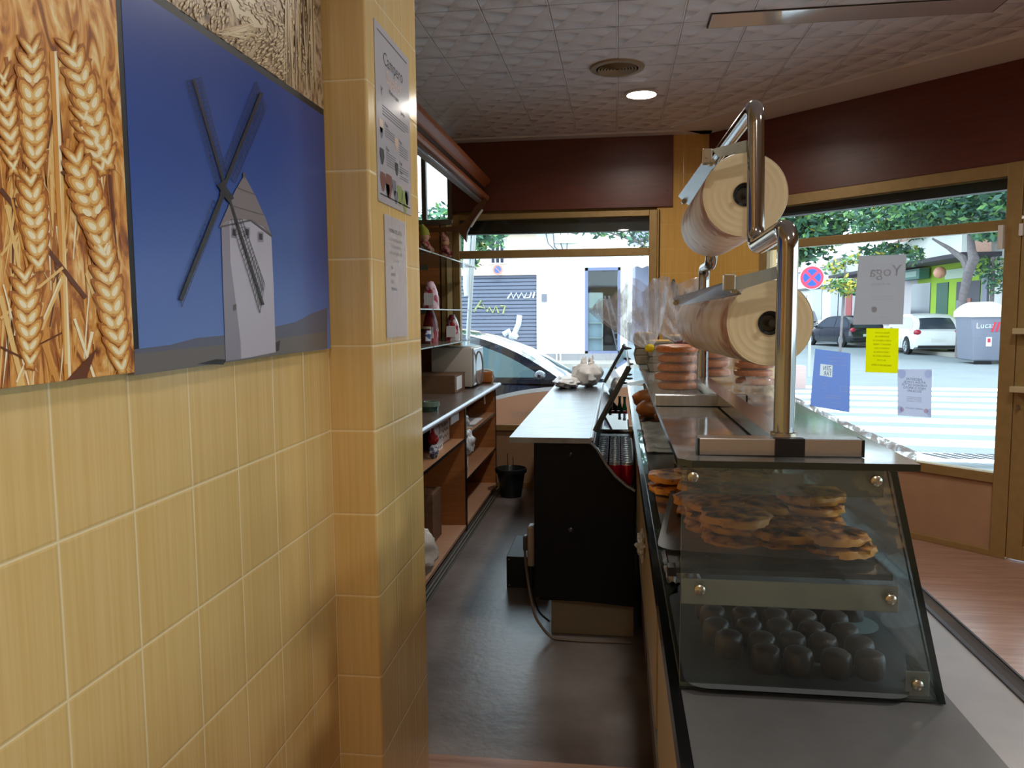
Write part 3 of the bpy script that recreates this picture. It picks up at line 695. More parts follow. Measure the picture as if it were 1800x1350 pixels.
def by(k, P_):
    def brush(pts, r_):
        for (a, b_) in zip(pts, pts[1:]):
            A = Vector(a); B = Vector(b_); d = (B - A).normalized() * r_; n = Vector((-d.y * .7, d.x))
            k.poly([P_(*(A + n - d * .3)), P_(*(B + n + d * .3)), P_(*(B - n + d * .3)), P_(*(A - n - d * .3))])
    k.mi = 0
    k.text('Yoga', .105, P_(.93, .70), UM, UZ, 'LEFT', sx=1.05); k.text('en el barrio', .028, P_(.72, .57), UM, UZ)
    k.mi = 0
    for v in (.40, .36): k.text('clases de tarde y de mañana', .013, P_(.78, v), UM, UZ)
    k.poly([P_(.42 + .06 * math.cos(a), .22 + .045 * math.sin(a)) for a in [2 * PI * q / 16 for q in range(16)]])
    k.text('información aquí', .012, P_(.7, .10), UM, UZ)
winsheet('window_poster', 'large grey poster in the corner window with faint curly white lettering seen from behind', [(1510, 450), (1593, 447), (1587, 570), (1499, 571)], transl('grey_backed_poster', '#d6d0d0', .75), by, [transl('faint_white_print', '#c6c0c4', .6)])
def bb_(k, P_):
    k.mi = 1; k.text('ZEN', .045, P_(.50, .665) - NV * .0006, UM, UZ, sx=.75); k.text('TAR', .045, P_(.52, .575) - NV * .0006, UM, UZ, sx=.75)
    k.mi = 0
    for v in (.90, .84, .78): k.text('centro de danza y teatro', .014, P_(.90, v), UM, UZ)
    for v in (.42, .38, .34): k.text('grupos todos', .012, P_(.95, v), UM, UZ); k.text('horarios', .012, P_(.42, v), UM, UZ)
    k.text('apúntate ya en', .018, P_(.78, .24), UM, UZ); k.text('recepción o web', .018, P_(.78, .20), UM, UZ); k.text('plazas limitadas', .012, P_(.78, .12), UM, UZ)
winsheet('window_poster', 'blue poster with a rounded white badge, lowest left paper in the corner window', [(1433, 613), (1495, 621), (1493, 725), (1424, 713)], transl('blue_backed_poster', '#bccff8', .78), bb_, [pm('print_white', '#e8eeff'), pm('print_slate', '#55659a')], (.19, .53, .55, .755), transl('badge_white_paper', '#ffffff', .85))
def by2(k, P_):
    k.mi = 0
    for i, s_ in enumerate(['Estamos en horario', 'DE INVIERNO DE', 'LUNES A SÁBADOS DE', 'MAÑANAS Y TARDES', 'DOMINGOS SOLO', 'Y FESTIVOS POR LA', 'MAÑANA HASTA LAS', 'dos y media']): k.text(s_, .015, P_(.5, .885 - i * .088), UM, UZ, 'CENTER', sx=.85)
    k.mi = 1; k.text('GRACIAS POR SU VISITA', .016, P_(.5, .15), UM, UZ, 'CENTER', sx=.8)
winsheet('window_poster', 'bright yellow paper notice with typed lines in the corner window', [(1523, 577), (1580, 577), (1578, 656), (1521, 654)], transl('yellow_paper', '#fff830', .85), by2, [pm('print_olive', '#9a8d10'), pm('print_olive_dark', '#575008')])
def bw_(k, P_):
    k.mi = 0
    for i, s_ in enumerate(['¿NECESITAS', 'AYUDA CON EL', 'CUIDADO DE TUS', 'HIJOS O APOYO', 'ESCOLAR?']): k.text(s_, .021, P_(.5, .765 - i * .062), UM, UZ, 'CENTER', sx=.95)
    k.mi = 1
    for v in (.40, .37, .34, .31): k.text('profesora con experiencia', .009, P_(.5, v), UM, UZ, 'CENTER')
    k.mi = 0; k.text('LLÁMAME Y PREGUNTA', .011, P_(.5, .155), UM, UZ, 'CENTER')
    k.mi = 2
    for u, v, s_ in ((.12, .9, .13), (.9, .9, .11), (.06, .13, .1), (.96, .1, .1)): k.poly([P_(min(.995, max(.005, u + s_ * math.cos(a))), min(.995, max(.005, v + s_ * .8 * math.sin(a)))) for a in [2 * PI * q / 14 for q in range(14)]])
    k.mi = 3; k.poly([P_(.13 + .07 * math.cos(a), .13 + .05 * math.sin(a)) for a in [2 * PI * q / 12 for q in range(12)]]); k.poly([P_(.85 + .07 * math.cos(a), .13 + .05 * math.sin(a)) for a in [2 * PI * q / 12 for q in range(12)]])
winsheet('window_poster', 'pale lilac paper advert with dark capitals, lowest right paper in the corner window', [(1578, 649), (1638, 649), (1637, 734), (1578, 730)], transl('lilac_white_paper', '#efeffa', .8), bw_, [pm('print_plum', '#5e5a78'), pm('print_mauve', '#8f8ca6'), transl('print_dusty_blue', '#dfe2f2', .9), transl('print_rose', '#ecc9cd', .9)])

# peach decal with the shop's name along the foot of the far window (seen from behind)
t = thing('window_decal', 'peach curved decal with white lettering along the foot of the far window', 'window decal', (-.54, YF, .55))
def curve(x): s_ = (x + 1.335) / 1.6; return .665 + .30 * s_ + .05 * math.sin(s_ * 5)
n = 24; xs = [-1.335 + (1.59) * i / n for i in range(n + 1)]
m = MB(); yy = YF - .0
m.prism([(x, .552) for x in xs] + [(x, curve(x)) for x in xs[::-1]], yy, yy + .0012, 'y'); m.build('peach_film', transl('peach_vinyl', '#f5d3ba', .6), t)
m = MB(); m.prism([(x, curve(x) + .001) for x in xs] + [(x, curve(x) + .035) for x in xs[::-1]], yy, yy + .0012, 'y'); m.build('white_edge', transl('white_vinyl', '#ffffff', .6), t)
m = MB(); m.text('artesanos', .11, (-.98 + .55, yy - .0006, .615), (-1, 0, 0), UZ, sx=1.12); m.build('lettering', mat('cream_lettering', '#e6d3c4', .5), t)
t = thing('window_decal', 'white curved decal with painted lacy reflections along the lower left of the corner window', 'window decal', TC @ Vector((1.0, 0, .52)))
xs = [.58 + 1.15 * i / 24 for i in range(25)]
cz = lambda x: 1.0 - .42 * ((x - .58) / 1.15) ** .75
m = MB(); m.T = TC; m.prism([(x, .517) for x in xs] + [(x, cz(x)) for x in xs[::-1]], -.0015, -.0005, 'y')
m.build('reflection_film', filmmat('painted_reflection_film', '#eef2f6', .75, .4, 16, (.42, .55)), t)  # lace-like reflections on the glass, put into the decal as patchy white film

# ------------------------------------------------------------------ left cabinets
ZT = .915
def cab(y0, y1, label):
    t = thing('open_shelf_cabinet', label, 'cabinet', (-1.25, (y0 + y1) / 2, 0))
    b = MB(); b.box(-1.70, -1.034, y0, y0 + .02, .0, ZT - .03); b.box(-1.70, -1.034, y1 - .02, y1, 0, ZT - .03); b.box(-1.70, -1.68, y0, y1, 0, ZT - .03); b.build('carcass', M_WOOD, t)
    b = MB(); b.box(-1.68, -1.030, y0 + .02, y1 - .02, .03, .05); b.build('floor_board', mat('pinkish_pale_board', '#cda183', .4, c2='#bd9175', scale=6, stretch=(1, 8, 1)), t)
    MB().box(-1.034, -1.028, y0, y0 + .02, 0, ZT - .03).build('edge_strip', M_BLACK, t); MB().box(-1.034, -1.028, y1 - .02, y1, 0, ZT - .03).build('edge_strip', M_BLACK, t)
    return t
def shelf(t, y0, y1, z, m_=None, x1=-1.036):
    b = MB(); b.box(-1.68, x1, y0 + .022, y1 - .022, z - .018, z); s_ = b.build('shelf', m_ or M_WOODL, t)
    b = MB(); b.box(x1, x1 + .004, y0 + .022, y1 - .022, z - .018, z); b.build('shelf_edge', M_BLACK, s_)
ca = cab(5.16, 6.50, 'open wooden cabinet bay nearest the far window with two empty shelves'); shelf(ca, 5.16, 6.50, .665); shelf(ca, 5.16, 6.50, .36)
cb_ = cab(3.93, 5.155, 'open wooden cabinet bay in the middle holding cards and a tall cardboard box'); shelf(cb_, 3.93, 5.155, .655)
cc = cab(2.75, 3.925, 'open wooden cabinet bay half hidden behind the yellow pillar'); shelf(cc, 2.75, 3.925, .5)
t = thing('back_worktop', 'long dark stained worktop with a pale front edge over the open cabinets', 'worktop', (-1.35, 4.6, ZT - .03))
MB().box(-1.745, -1.005, 2.7, 6.53, ZT - .03, ZT).build('slab', mat('stained_grey_worktop', '#7a6a60', .3, c2='#4f423b', scale=4, sharp=.5), t)
m = MB(); m.tube([(-1.003, 2.7, ZT - .015), (-1.003, 6.53, ZT - .015)], .017, 14); m.build('front_edge', mat('pale_steel_edge', '#a9abb8', .3, metal=.4), t)
m = MB(); m.rbox(-1.5, -1.06, 6.47, 6.53, ZT, ZT + .10, .018, 4); m.build('end_upstand', mat('orange_upstand', '#b06a33', .4), t)
m = MB(); m.tube([(-1.06, 6.50, ZT), (-1.045, 6.50, ZT + .06), (-1.06, 6.50, ZT + .10), (-1.10, 6.50, ZT + .112), (-1.5, 6.50, ZT + .112)], .008, 8); m.build('upstand_edge', mat('cream_edging', '#d8cdb8', .4), t)
t = thing('sliding_door_track', 'double dark sliding track on the floor along the open cabinets', 'track', (-1.0, 4.6, 0))
m = MB(); m.box(-1.027, -.975, 2.75, 6.5, 0, .010); m.build('base', mat('dull_grey_track', '#6d675f', .5), t)
for x in (-1.024, -1.002, -.982):
    m = MB(); m.box(x, x + .004, 2.75, 6.5, .010, .018); m.build('rail', M_BLACK, t)
# things in and on the cabinets
t = thing('cardboard_box', 'flat wide brown cardboard box on the back worktop in front of the microwave', 'box', (-1.38, 5.78, ZT))
MB().box(-1.58, -1.195, 5.60, 5.98, ZT + .001, ZT + .135).build('carton', M_KRAFT, t); MB().box(-1.194, -1.1935, 5.66, 5.86, ZT + .02, ZT + .12).build('label', M_PAPER, t)
t = thing('microwave_oven', 'white microwave oven on the back worktop behind the flat cardboard box', 'microwave', (-1.3, 6.2, ZT))
m = MB(); m.rbox(-1.47, -1.14, 6.0, 6.44, ZT + .012, ZT + .325, .01); m.build('casing', mat('off_white_enamel', '#c9c2ba', .4), t, smooth=True)
m = MB()
for k in range(5): m.box(-1.40 + k * .045, -1.375 + k * .045, 5.997, 6.0, ZT + .125, ZT + .133)
m.build('side_vents', M_BLACK, t)
m = MB(); m.rbox(-1.14, -1.125, 6.01, 6.43, ZT + .02, ZT + .315, .005); m.build('door', mat('grey_glass_door', '#b8bcc6', .08, coat=.7), t)
m = MB(); m.tube([(-1.085, 6.12 + .0 * a, ZT + .17 + .12 * math.sin(a)) if False else (-1.10 + .03 * math.cos(a), 6.10, ZT + .16 + .13 * math.sin(a)) for a in [2 * PI * k / 28 for k in range(28)]], .007, 8, closed=True); m.build('door_handle', mat('grey_rubber', '#8f8a84', .4), t)
m = MB()
for x in (-1.44, -1.17):
    for y in (6.04, 6.40): m.cyl((x, y, ZT), (x, y, ZT + .013), .012, n=10)
m.build('feet', M_BLACK, t)
m = MB(); m.lathe([(.055, 0), (.055, .028), (.05, .03), (.035, .03), (.033, .028), (.033, 0)], (-1.135, 4.56, ZT), 28)
tag(m.build('tape_roll', [mat('dark_green_tape', '#1e3a30', .15, coat=.5)], smooth=True), 'dark green roll of tape lying flat on the back worktop', 'tape roll')
m = MB(); m.lathe([(.058, 0), (.058, .028), (.05, .03), (.035, .03), (.033, .028), (.033, 0)], (-1.13, 4.56, ZT + .031), 28)
tag(m.build('tape_roll', [mat('clear_green_tape', '#6f8478', .12, coat=.6)], smooth=True), 'paler roll of tape stacked on the dark green roll', 'tape roll')
def card(x, y0, y1, z0, z1, label, lines):
    t = thing('drawn_card', label, 'card', (x, (y0 + y1) / 2, z0), group='drawn cards on the cabinet shelf')
    MB().box(x - .004, x, y0, y1, z0, z1).build('sheet', M_PAPER, t)
    k = MB(); cy_, cz_ = (y0 + y1) / 2, (z0 + z1) / 2; ry, rz_ = (y1 - y0) * .38, (z1 - z0) * .38
    if lines == 0: k.tube([(x + .001, cy_ + ry * math.cos(a) * (1 + .12 * math.sin(9 * a)), cz_ + rz_ * math.sin(a)) for a in [2 * PI * q / 36 for q in range(36)]], .0018, 4, closed=True)
    else:
        for q in range(lines): k.tube([(x + .001, y0 + (y1 - y0) * (.15 + .7 * i / 8), z0 + (z1 - z0) * (.2 + .6 * q / max(1, lines - 1)) + .012 * math.sin(i * 2.1 + q)) for i in range(9)], .0016, 4)
    k.build('drawing', M_INKG, t)
card(-1.13, 4.56, 4.83, .656, .86, 'white card with a drawn wreath on the middle cabinet shelf', 0)
card(-1.135, 4.85, 5.12, .656, .86, 'white card with scribbled lines right of the wreath card', 4)
card(-1.10, 4.60, 4.76, .656, .755, 'small white card standing in front of the wreath card', 2)
t = thing('price_card', 'white card hanging below the worktop edge over the middle cabinet bay', 'card', (-1.036, 4.85, .8)); MB().box(-1.05, -1.047, 4.78, 5.02, .80, .882).build('sheet', M_PAPER, t)
MB().box(-1.0465, -1.046, 4.74, 4.77, .80, .882).build('side_tab', mat('grey_card', '#8e8a88', .6), t)
M_RED = mat('red_knit', '#a01420', .7); M_BLUE = mat('navy_white_print', '#2c3c6a', .6, c2='#c8cbd6', scale=45, sharp=.1)
t = thing('small_figure', 'small red and blue toy figure on the middle cabinet shelf', 'toy', (-1.07, 4.38, .656))
m = MB(); m.blob((-1.075, 4.40, .70), .03, .04, .043, .3, 3, seed=3); m.build('body', M_BLUE, t, smooth=True)
m = MB(); m.blob((-1.075, 4.40, .772), .03, .038, .036, .25, 3, seed=5); m.cyl((-1.075, 4.40, .795), (-1.075, 4.39, .845), .014, .005); m.build('hat', M_RED, t, smooth=True)
t = thing('cardboard_box', 'tall open brown cardboard box standing in the middle cabinet bay', 'box', (-1.25, 4.9, .061))
m = MB(); m.box(-1.42, -1.15, 4.66, 4.90, .051, .37); m.build('carton', M_KRAFT, t); m = MB(); m.prism([(-1.42, .37), (-1.15, .37), (-1.15, .41), (-1.42, .45)], 4.66, 4.664, 'y'); m.build('flap', mat('brown_cardboard_inside', '#8a6a50', .8), t)
M_BAG = filmmat('milky_plastic_bag', '#dfe1e6', .92, .25, 14, (.25, .6))
def bag(name, label, c, r3, seed, m_=None, ears=True, cat='plastic bag', amp=.55):
    m = MB(); m.blob(c, r3[0], r3[1], r3[2], amp, 2.6, 30, 20, seed)
    if ears:
        for sg in (-1, 1): m.blob((c[0] + sg * r3[0] * .25, c[1], c[2] + r3[2] * .95), r3[0] * .22, r3[1] * .3, r3[2] * .45, .6, 3, 14, 10, seed + 5 + sg)
    return tag(m.build(name, m_ or M_BAG, smooth=True), label, cat)
bag('plastic_bag', 'crumpled clear plastic bag on the upper shelf of the far cabinet bay', (-1.14, 5.36, .74), (.09, .14, .075), 2, amp=.3)
bag('plastic_bag', 'clear plastic bag drooping over the front of the upper shelf in the far bay', (-1.055, 5.30, .60), (.055, .12, .09), 8, ears=False, amp=.3)
t = thing('paper_bundle', 'flat white bundle of papers on the upper shelf of the far cabinet bay', 'paper', (-1.14, 5.75, .665))
for k in range(3): MB().box(-1.22 + .01 * k, -1.06 + .006 * k, 5.55 + .02 * k, 5.98 - .015 * k, .666 + k * .008, .672 + k * .008).build('sheet_stack', [M_PAPER, mat('grey_card', '#8e8a88', .6), M_PAPER][k], t)
bag('plastic_bag', 'white plastic bag spilling from the cabinet bay beside the pillar', (-1.03, 3.80, .28), (.11, .15, .13), 4, mat('white_bag_plastic', '#d9d5d2', .35, bump=.8, bscale=18), ears=False, amp=.3)
t = thing('hook_cable', 'short white cable hanging below the far end of the worktop', 'cable', (-1.06, 6.05, .8)); m = MB(); m.tube([(-1.05, 6.05, .884), (-1.05, 6.05, .82), (-1.045, 6.03, .79)], .006, 8); m.build('cord', M_WHITE, t)
t = thing('hook_cable', 'loose white cable hanging under the upper shelf of the far bay', 'cable', (-1.06, 5.3, .4)); m = MB(); m.tube([(-1.04, 5.28, .52), (-1.045, 5.28, .45), (-1.04, 5.29, .38)], .006, 8); m.build('cord', M_WHITE, t)

# ---- glass shelves on the left wall
def gshelf(y0, y1, z, label, n_):
    t = thing('glass_shelf', label, 'shelf', (-1.45, (y0 + y1) / 2, z), group='glass shelves on the left wall')
    g = MB(); pane(g, -1.745, -1.17, y0, y1, z - .008, z, 'z'); g.build('slab', [M_SHELFG, M_SHELFE], t)
    for y in (y0 + .12, y1 - .12):
        m = MB(); m.box(-1.745, -1.55, y - .006, y + .006, z - .03, z - .0085); m.build('bracket', M_ALU, t)
    return t
for z, nm in ((1.90, 'top'), (1.54, 'middle'), (1.30, 'bottom')):
    gshelf(4.86, 6.40, z, nm + ' glass shelf of the far set on the left wall', 0)
    gshelf(3.2, 4.84, z, nm + ' glass shelf of the near set, mostly hidden by the pillar', 0)
# red coffee bags and jars on the bottom shelf, dark bag on the middle one
M_FOIL = mat('red_foil_bag', '#8e1420', .22, bump=.9, bscale=12, coat=.4)
def foil(x, y, z, label, cols, h=.20, w_=.085):
    t = thing('foil_bag', label, 'food bag', (x, y, z), group='foil food bags on the glass shelves')
    m = MB(); N = 10; prof = []
    for k in range(N + 1):
        f = k / N; wd = w_ * (1 - .12 * f); dp = .05 * (1 - f ** 3 * .85) + .006
        prof.append((wd, dp, f * h))
    n = 16; vs_ = []
    for wd, dp, zz in prof:
        for i in range(n):
            a = 2 * PI * i / n; nzv = 1 + .10 * noise.noise(Vector((i * .7, zz * 30, x * 10)))
            vs_.append((x + dp * math.copysign(abs(math.sin(a)) ** .6, math.sin(a)) * nzv, y + wd * math.copysign(abs(math.cos(a)) ** .6, math.cos(a)) * nzv, z + .001 + zz))
    m.add(vs_, [(k * n + i, k * n + (i + 1) % n, (k + 1) * n + (i + 1) % n, (k + 1) * n + i) for k in range(N) for i in range(n)] + [list(range(n))[::-1], [N * n + i for i in range(n)]])
    m.build('bag_body', cols[0], t, smooth=True)
    m = MB(); m.box(x - .03, x + .03, y - w_ - .001, y - w_ * .9, z + .02, z + .10) if False else m.rbox(x - .036, x + .036, y - w_ * 1.04, y - w_ * .93, z + .03, z + .115, .002)
    m.build('bag_label', cols[1], t)
    return t
foil(-1.36, 5.55, 1.30, 'bulging red foil bag on the bottom glass shelf, right of its row', (M_FOIL, M_PAPER), .235, .07)
foil(-1.52, 5.55, 1.30, 'red foil bag on the bottom glass shelf, left of the bulging one', (M_FOIL, mat('grey_card', '#8e8a88', .6)), .225, .07)
foil(-1.26, 5.85, 1.30, 'red and white foil bag behind the jars on the bottom glass shelf', (mat('red_white_foil', '#9a1a26', .25, c2='#d8d0d4', scale=14, sharp=.08), M_PAPER), .2, .06)
foil(-1.42, 5.1, 1.54, 'dark green and red foil bag slumped on the middle glass shelf', (mat('dark_green_foil', '#13201c', .3, c2='#7c1522', scale=9, sharp=.06), M_PAPER), .19, .075)
foil(-1.33, 5.45, 1.54, 'red and pink foil bag behind the dark bag on the middle glass shelf', (mat('pink_red_foil', '#a3283a', .3, c2='#d9b9c4', scale=20, sharp=.08), M_PAPER), .2, .06)
def jar(x, y, label):
    t = thing('preserve_jar', label, 'jar', (x, y, 1.301), group='jars on the bottom glass shelf')
    m = MB(); m.lathe([(.0, 0), (.036, 0), (.038, .004), (.038, .095), (.034, .102), (.034, .108)], (x, y, 1.301), 28); m.build('jar_body', mat('red_brown_preserve', '#51211d', .1, coat=.6), t, smooth=True)
    m = MB(); m.lathe([(.0365, .104), (.0365, .118), (.034, .120), (0, .120)], (x, y, 1.301), 28); m.build('lid', mat('cream_lid', '#a8926f', .35), t, smooth=True)
    m = MB(); m.lathe([(.0385, .02), (.0385, .092)], (x, y, 1.301), 28); m.v = [v for v in m.v]
    keep = [i for i, f in enumerate(m.f) if all((m.v[j].x - x) > .004 for j in f) and len(f) == 4]
    m.f = [m.f[i] for i in keep]; m.fm = [0] * len(m.f); m.build('jar_label', mat('blue_jar_label', '#28356e', .3, c2='#c9c7d2', scale=30, sharp=.05), t)
jar(-1.41, 5.24, 'left jar of dark red preserve on the bottom glass shelf'); jar(-1.32, 5.24, 'right jar of dark red preserve on the bottom glass shelf')
# two elf-like ornaments on the top shelf
def ornament(x, y, label, c_hat, c_coat, c_leg, s_=1.0, lean=0.0):
    t = thing('seated_ornament', label, 'ornament', (x, y, 1.901)); z = 1.901
    m = MB(); m.blob((x, y, z + .075 * s_), .04 * s_, .05 * s_, .075 * s_, .15, 2, seed=2); m.build('coat', c_coat, t, smooth=True)
    m = MB(); m.blob((x, y, z + .165 * s_), .03 * s_, .032 * s_, .034 * s_, .05); m.blob((x + .03 * s_, y, z + .162 * s_), .008, .008, .008); m.build('head', mat('ornament_skin', '#c99b7a', .6), t, smooth=True)
    m = MB(); m.tube([(x, y, z + .17 * s_), (x - .005, y, z + .20 * s_), (x - .02, y, z + .23 * s_), (x - .055 - lean, y + .01, z + .225 * s_)], [.034 * s_, .03 * s_, .018 * s_, .004], 12); m.build('hat', c_hat, t, smooth=True)
    for sg in (-1, 1):
        m = MB(); m.tube([(x + .01, y + sg * .02 * s_, z + .03), (x + .05 * s_, y + sg * .025 * s_, z + .035), (x + .065 * s_, y + sg * .026 * s_, z + .012)], [.016 * s_, .014 * s_, .016 * s_], 8); m.build('leg', c_leg, t, smooth=True)
        m = MB(); m.tube([(x, y + sg * .045 * s_, z + .12 * s_), (x + .03 * s_, y + sg * .055 * s_, z + .09 * s_), (x + .045 * s_, y + sg * .03 * s_, z + .075 * s_)], .011 * s_, 8); m.build('arm', c_coat, t, smooth=True)
    m = MB(); m.box(x - .05, x + .07, y - .06, y + .06, z, z + .012); m.build('base', M_BLACK, t)
MG, MR_, MNV, MY = mat('lime_felt', '#9ea53a', .7), mat('dark_red_felt', '#7c1a2a', .7, c2='#b98d80', scale=30, sharp=.1), mat('navy_felt', '#2b3550', .7), mat('yellow_felt', '#c8a93a', .7)
ornament(-1.44, 5.75, 'ornament with a lime green hat on the top glass shelf', MG, mat('cream_red_felt', '#b89a86', .7, c2='#8e2430', scale=25, sharp=.1), MY, 1.15, .02)
ornament(-1.34, 6.0, 'dark red ornament beside the green hatted one on the top glass shelf', MR_, MR_, MNV, 1.0)
ornament(-1.53, 5.55, 'navy ornament by the pillar on the top glass shelf', mat('red_felt', '#93303a', .7), MNV, MG, 1.2)
# ---- wooden cornice and its bracket
t = thing('wooden_cornice', 'long red-brown moulded wooden cornice high on the left wall', 'cornice', (-1.3, 4.5, 2.43))
prof = [(-1.125, 2.455), (-1.10, 2.445), (-1.075, 2.45), (-1.065, 2.465), (-1.068, 2.485), (-1.085, 2.50), (-1.10, 2.515), (-1.102, 2.555), (-1.09, 2.575), (-1.062, 2.59), (-1.055, 2.605), (-1.055, 2.625), (-1.125, 2.63)]
m = MB(); m.prism(prof, 2.2, 6.48, 'y'); m.build('moulding', M_CORN, t, smooth=True)
m = MB(); m.box(-1.0975, -1.096, 2.2, 6.47, 2.518, 2.552); m.build('dark_groove', mat('dark_groove', '#2a130c', .5), t)
m = MB(); m.box(-1.16, -1.115, 2.2, 6.45, 2.432, 2.446); m.build('light_track', mat('white_track', '#c7ccd6', .3, metal=.3), t)
m = MB(); pts = [(-1.10, 2.445), (-1.16, 2.39), (-1.20, 2.33), (-1.25, 2.27), (-1.32, 2.235), (-1.42, 2.225), (-1.74, 2.22), (-1.74, 2.19), (-1.40, 2.195), (-1.31, 2.19), (-1.27, 2.14), (-1.245, 2.10), (-1.235, 2.18), (-1.20, 2.25), (-1.15, 2.32), (-1.09, 2.40), (-1.07, 2.445)]
m.prism([(x, z) for x, z in pts], 6.36, 6.41, 'y'); m.build('curved_bracket', mat('bracket_wood', '#5f3a20', .4), t)
m = MB(); m.tube([(-1.10, 6.345, 2.36), (-1.16, 6.345, 2.28), (-1.20, 6.345, 2.22)], .010, 8); m.build('clip', M_WHITE, t)

# ------------------------------------------------------------------ serving counter
ZW = .953
M_TOP = mat('dark_grey_worktop_stone', '#68696b', .24, c2='#525355', scale=5, sharp=.6)
M_TOPL = mat('pale_grey_display_deck', '#9d9c9f', .25, c2='#8b8a8e', scale=3)
t = thing('serving_counter', 'long grey topped serving counter under the glass pastry case', 'counter', (.35, 3, 0))
MB().box(.094, .468, -.3, 5.9, ZW - .03, ZW).build('worktop', M_TOP, t)
MB().box(.078, .094, -.3, 5.9, ZW - .032, ZW + .002).build('worktop_edge', mat('black_stone_edge', '#101214', .15), t)
MB().box(.468, .566, -.3, 5.9, ZW - .02, ZW - .001).build('display_deck', M_TOPL, t)
MB().box(.566, .574, -.3, 5.9, ZW - .022, ZW + .002).build('deck_trim', mat('dark_violet_trim', '#241f26', .3), t)
g = MB(); pane(g, .574, .614, -.3, 5.9, ZW - .02, ZW - .014, 'z'); g.build('front_ledge_glass', [glassmat('clear_ledge_glass', '#eef3f1', 1.2, haze=.07, hazec='#d9d2d4'), M_GLASSE], t)
MB().box(.613, .617, -.3, 5.9, ZW - .022, ZW - .012).build('ledge_trim', M_BLACK, t)
MB().box(.552, .565, -.3, 5.9, .02, ZW - .025).build('front_panel', M_CBODY, t)
MB().box(.135, .56, -.3, 5.9, .02, .12).build('plinth', M_CBODY, t)
for y in (-.28, 1.66, 2.85, 4.3, 5.87): MB().box(.115, .56, y, y + .02, .12, ZW - .03).build('divider', M_CBODY, t)
MB().box(.125, .56, -.3, 5.9, .12, .14).build('bottom_board', M_CBODY, t)
MB().box(.50, .51, -.3, 5.9, .14, ZW - .03).build('inner_back', M_CBODY, t)
M_BEI = mat('beige_drawer_front', '#b5a384', .4)
for y0, y1 in ((.45, 1.62), (1.70, 2.82), (2.90, 4.25)):
    dr = MB().box(.090, .12, y0, y1, .56, .90).build('drawer', M_BEI, t)
    MB().box(.12, .48, y0 + .02, y1 - .02, .71, .72).build('drawer_tray', M_CBODY, dr)
for z in (.532,): MB().box(.088, .116, -.3, 5.9, z, z + .018).build('metal_rail', M_ALU, t)
for y0, y1 in ((1.70, 2.82), (2.90, 4.25)): MB().box(.115, .13, y0, y1, .14, .525).build('wood_door', mat('brown_cupboard_wood', '#5f341c', .4, c2='#532b16', scale=6, stretch=(1, 1, 10)), t)
m = MB(); m.tube([(.13, 1.3, .66), (.11, 1.42, .60), (.105, 1.5, .48), (.12, 1.52, .36), (.2, 1.5, .3)], .008, 8); m.build('cable', M_BLACK, t)
bag('crumpled_film', 'crumpled clear plastic film hanging from the rail on the aisle side of the counter', (.085, 2.45, .76), (.020, .07, .04), 12, M_BAG, ears=False, amp=.7)

# ------------------------------------------------------------------ glass pastry case on the counter
YC = 1.10; YE = 4.2
case = thing('pastry_display_case', 'two tier glass pastry display case standing on the grey counter', 'display case', (.25, 2.6, ZW))
ZS = 1.132; ZG0, ZG1 = 1.283, 1.293
def sidepane(y, nm='side_pane'):
    m = MB(); P4 = [(.092, ZW + .003), (.444, ZW + .003), (.368, 1.282), (.092, 1.282)]
    b = len(m.v)
    for yy in (y, y + .008):
        for p in P4: m.v.append(Vector((p[0], yy, p[1])))
    m.f = [[0, 1, 2, 3], [4, 5, 6, 7]]; m.fm = [0, 0]
    for i in range(4): m.f.append([i, (i + 1) % 4, 4 + (i + 1) % 4, 4 + i]); m.fm.append(1 if i != 3 else 2)
    return m.build(nm, [M_GLASSC, M_GLASSE, M_SHELFE], case)
sidepane(YC); sidepane(YE - .01)
m = MB(); P4 = [(.445, ZW + .003), (.370, 1.282), (.379, 1.282), (.454, ZW + .003)]
for yy in (YC - .004, YE):
    for p in P4: m.v.append(Vector((p[0], yy, p[1])))
m.f = [[0, 1, 5, 4], [3, 2, 6, 7], [0, 1, 2, 3], [4, 5, 6, 7], [1, 2, 6, 5], [0, 3, 7, 4]]; m.fm = [0, 0, 1, 1, 1, 1]
m.build('sloping_front_pane', [M_GLASSC, M_GLASSE], case)
# top slab with a clipped near-left corner
m = MB(); pts = [(.105, YC - .006), (.408, YC - .006), (.408, YE), (.086, YE), (.086, YC + .012)]
n = 5
for z in (ZG0, ZG1):
    for p in pts: m.v.append(Vector((p[0], p[1], z)))
m.f = [list(range(n)), list(range(n, 2 * n))]; m.fm = [0, 0]
for i in range(n): m.f.append([i, (i + 1) % n, n + (i + 1) % n, n + i]); m.fm.append(1)
m.build('top_slab', [M_GLASSF, M_GLASSE], case)
g = MB(); pane(g, .077, .384, YC + .012, 3.6, ZS - .008, ZS, 'z'); g.build('middle_shelf', [M_GLASSF, M_GLASSE], case)
MB().box(.074, .086, YC + .008, YC + .03, ZS - .012, ZS + .001).build('rubber_corner', M_BLACK, case)
g = MB(); pane(g, .094, .440, YC + .010, 3.6, ZW + .002, ZW + .008, 'z'); g.build('lower_plate', [M_GLASSC, M_SHELFE], case)
def bolt(x, z, y=YC):
    m = MB(); m.lathe([(0, -.006), (.005, -.0055), (.0075, -.0035), (.008, 0)], (x, y, z), 20, Matrix.Rotation(-PI / 2, 3, 'X').to_quaternion() @ Matrix.Rotation(PI, 3, 'X').to_quaternion() if False else Vector((0, 1, 0)).to_track_quat('Z', 'Y'))
    m.box(x - .0055, x + .0055, y - .0066, y - .0056, z - .0008, z + .0008); m.build('screw', M_NUT, case, smooth=True)
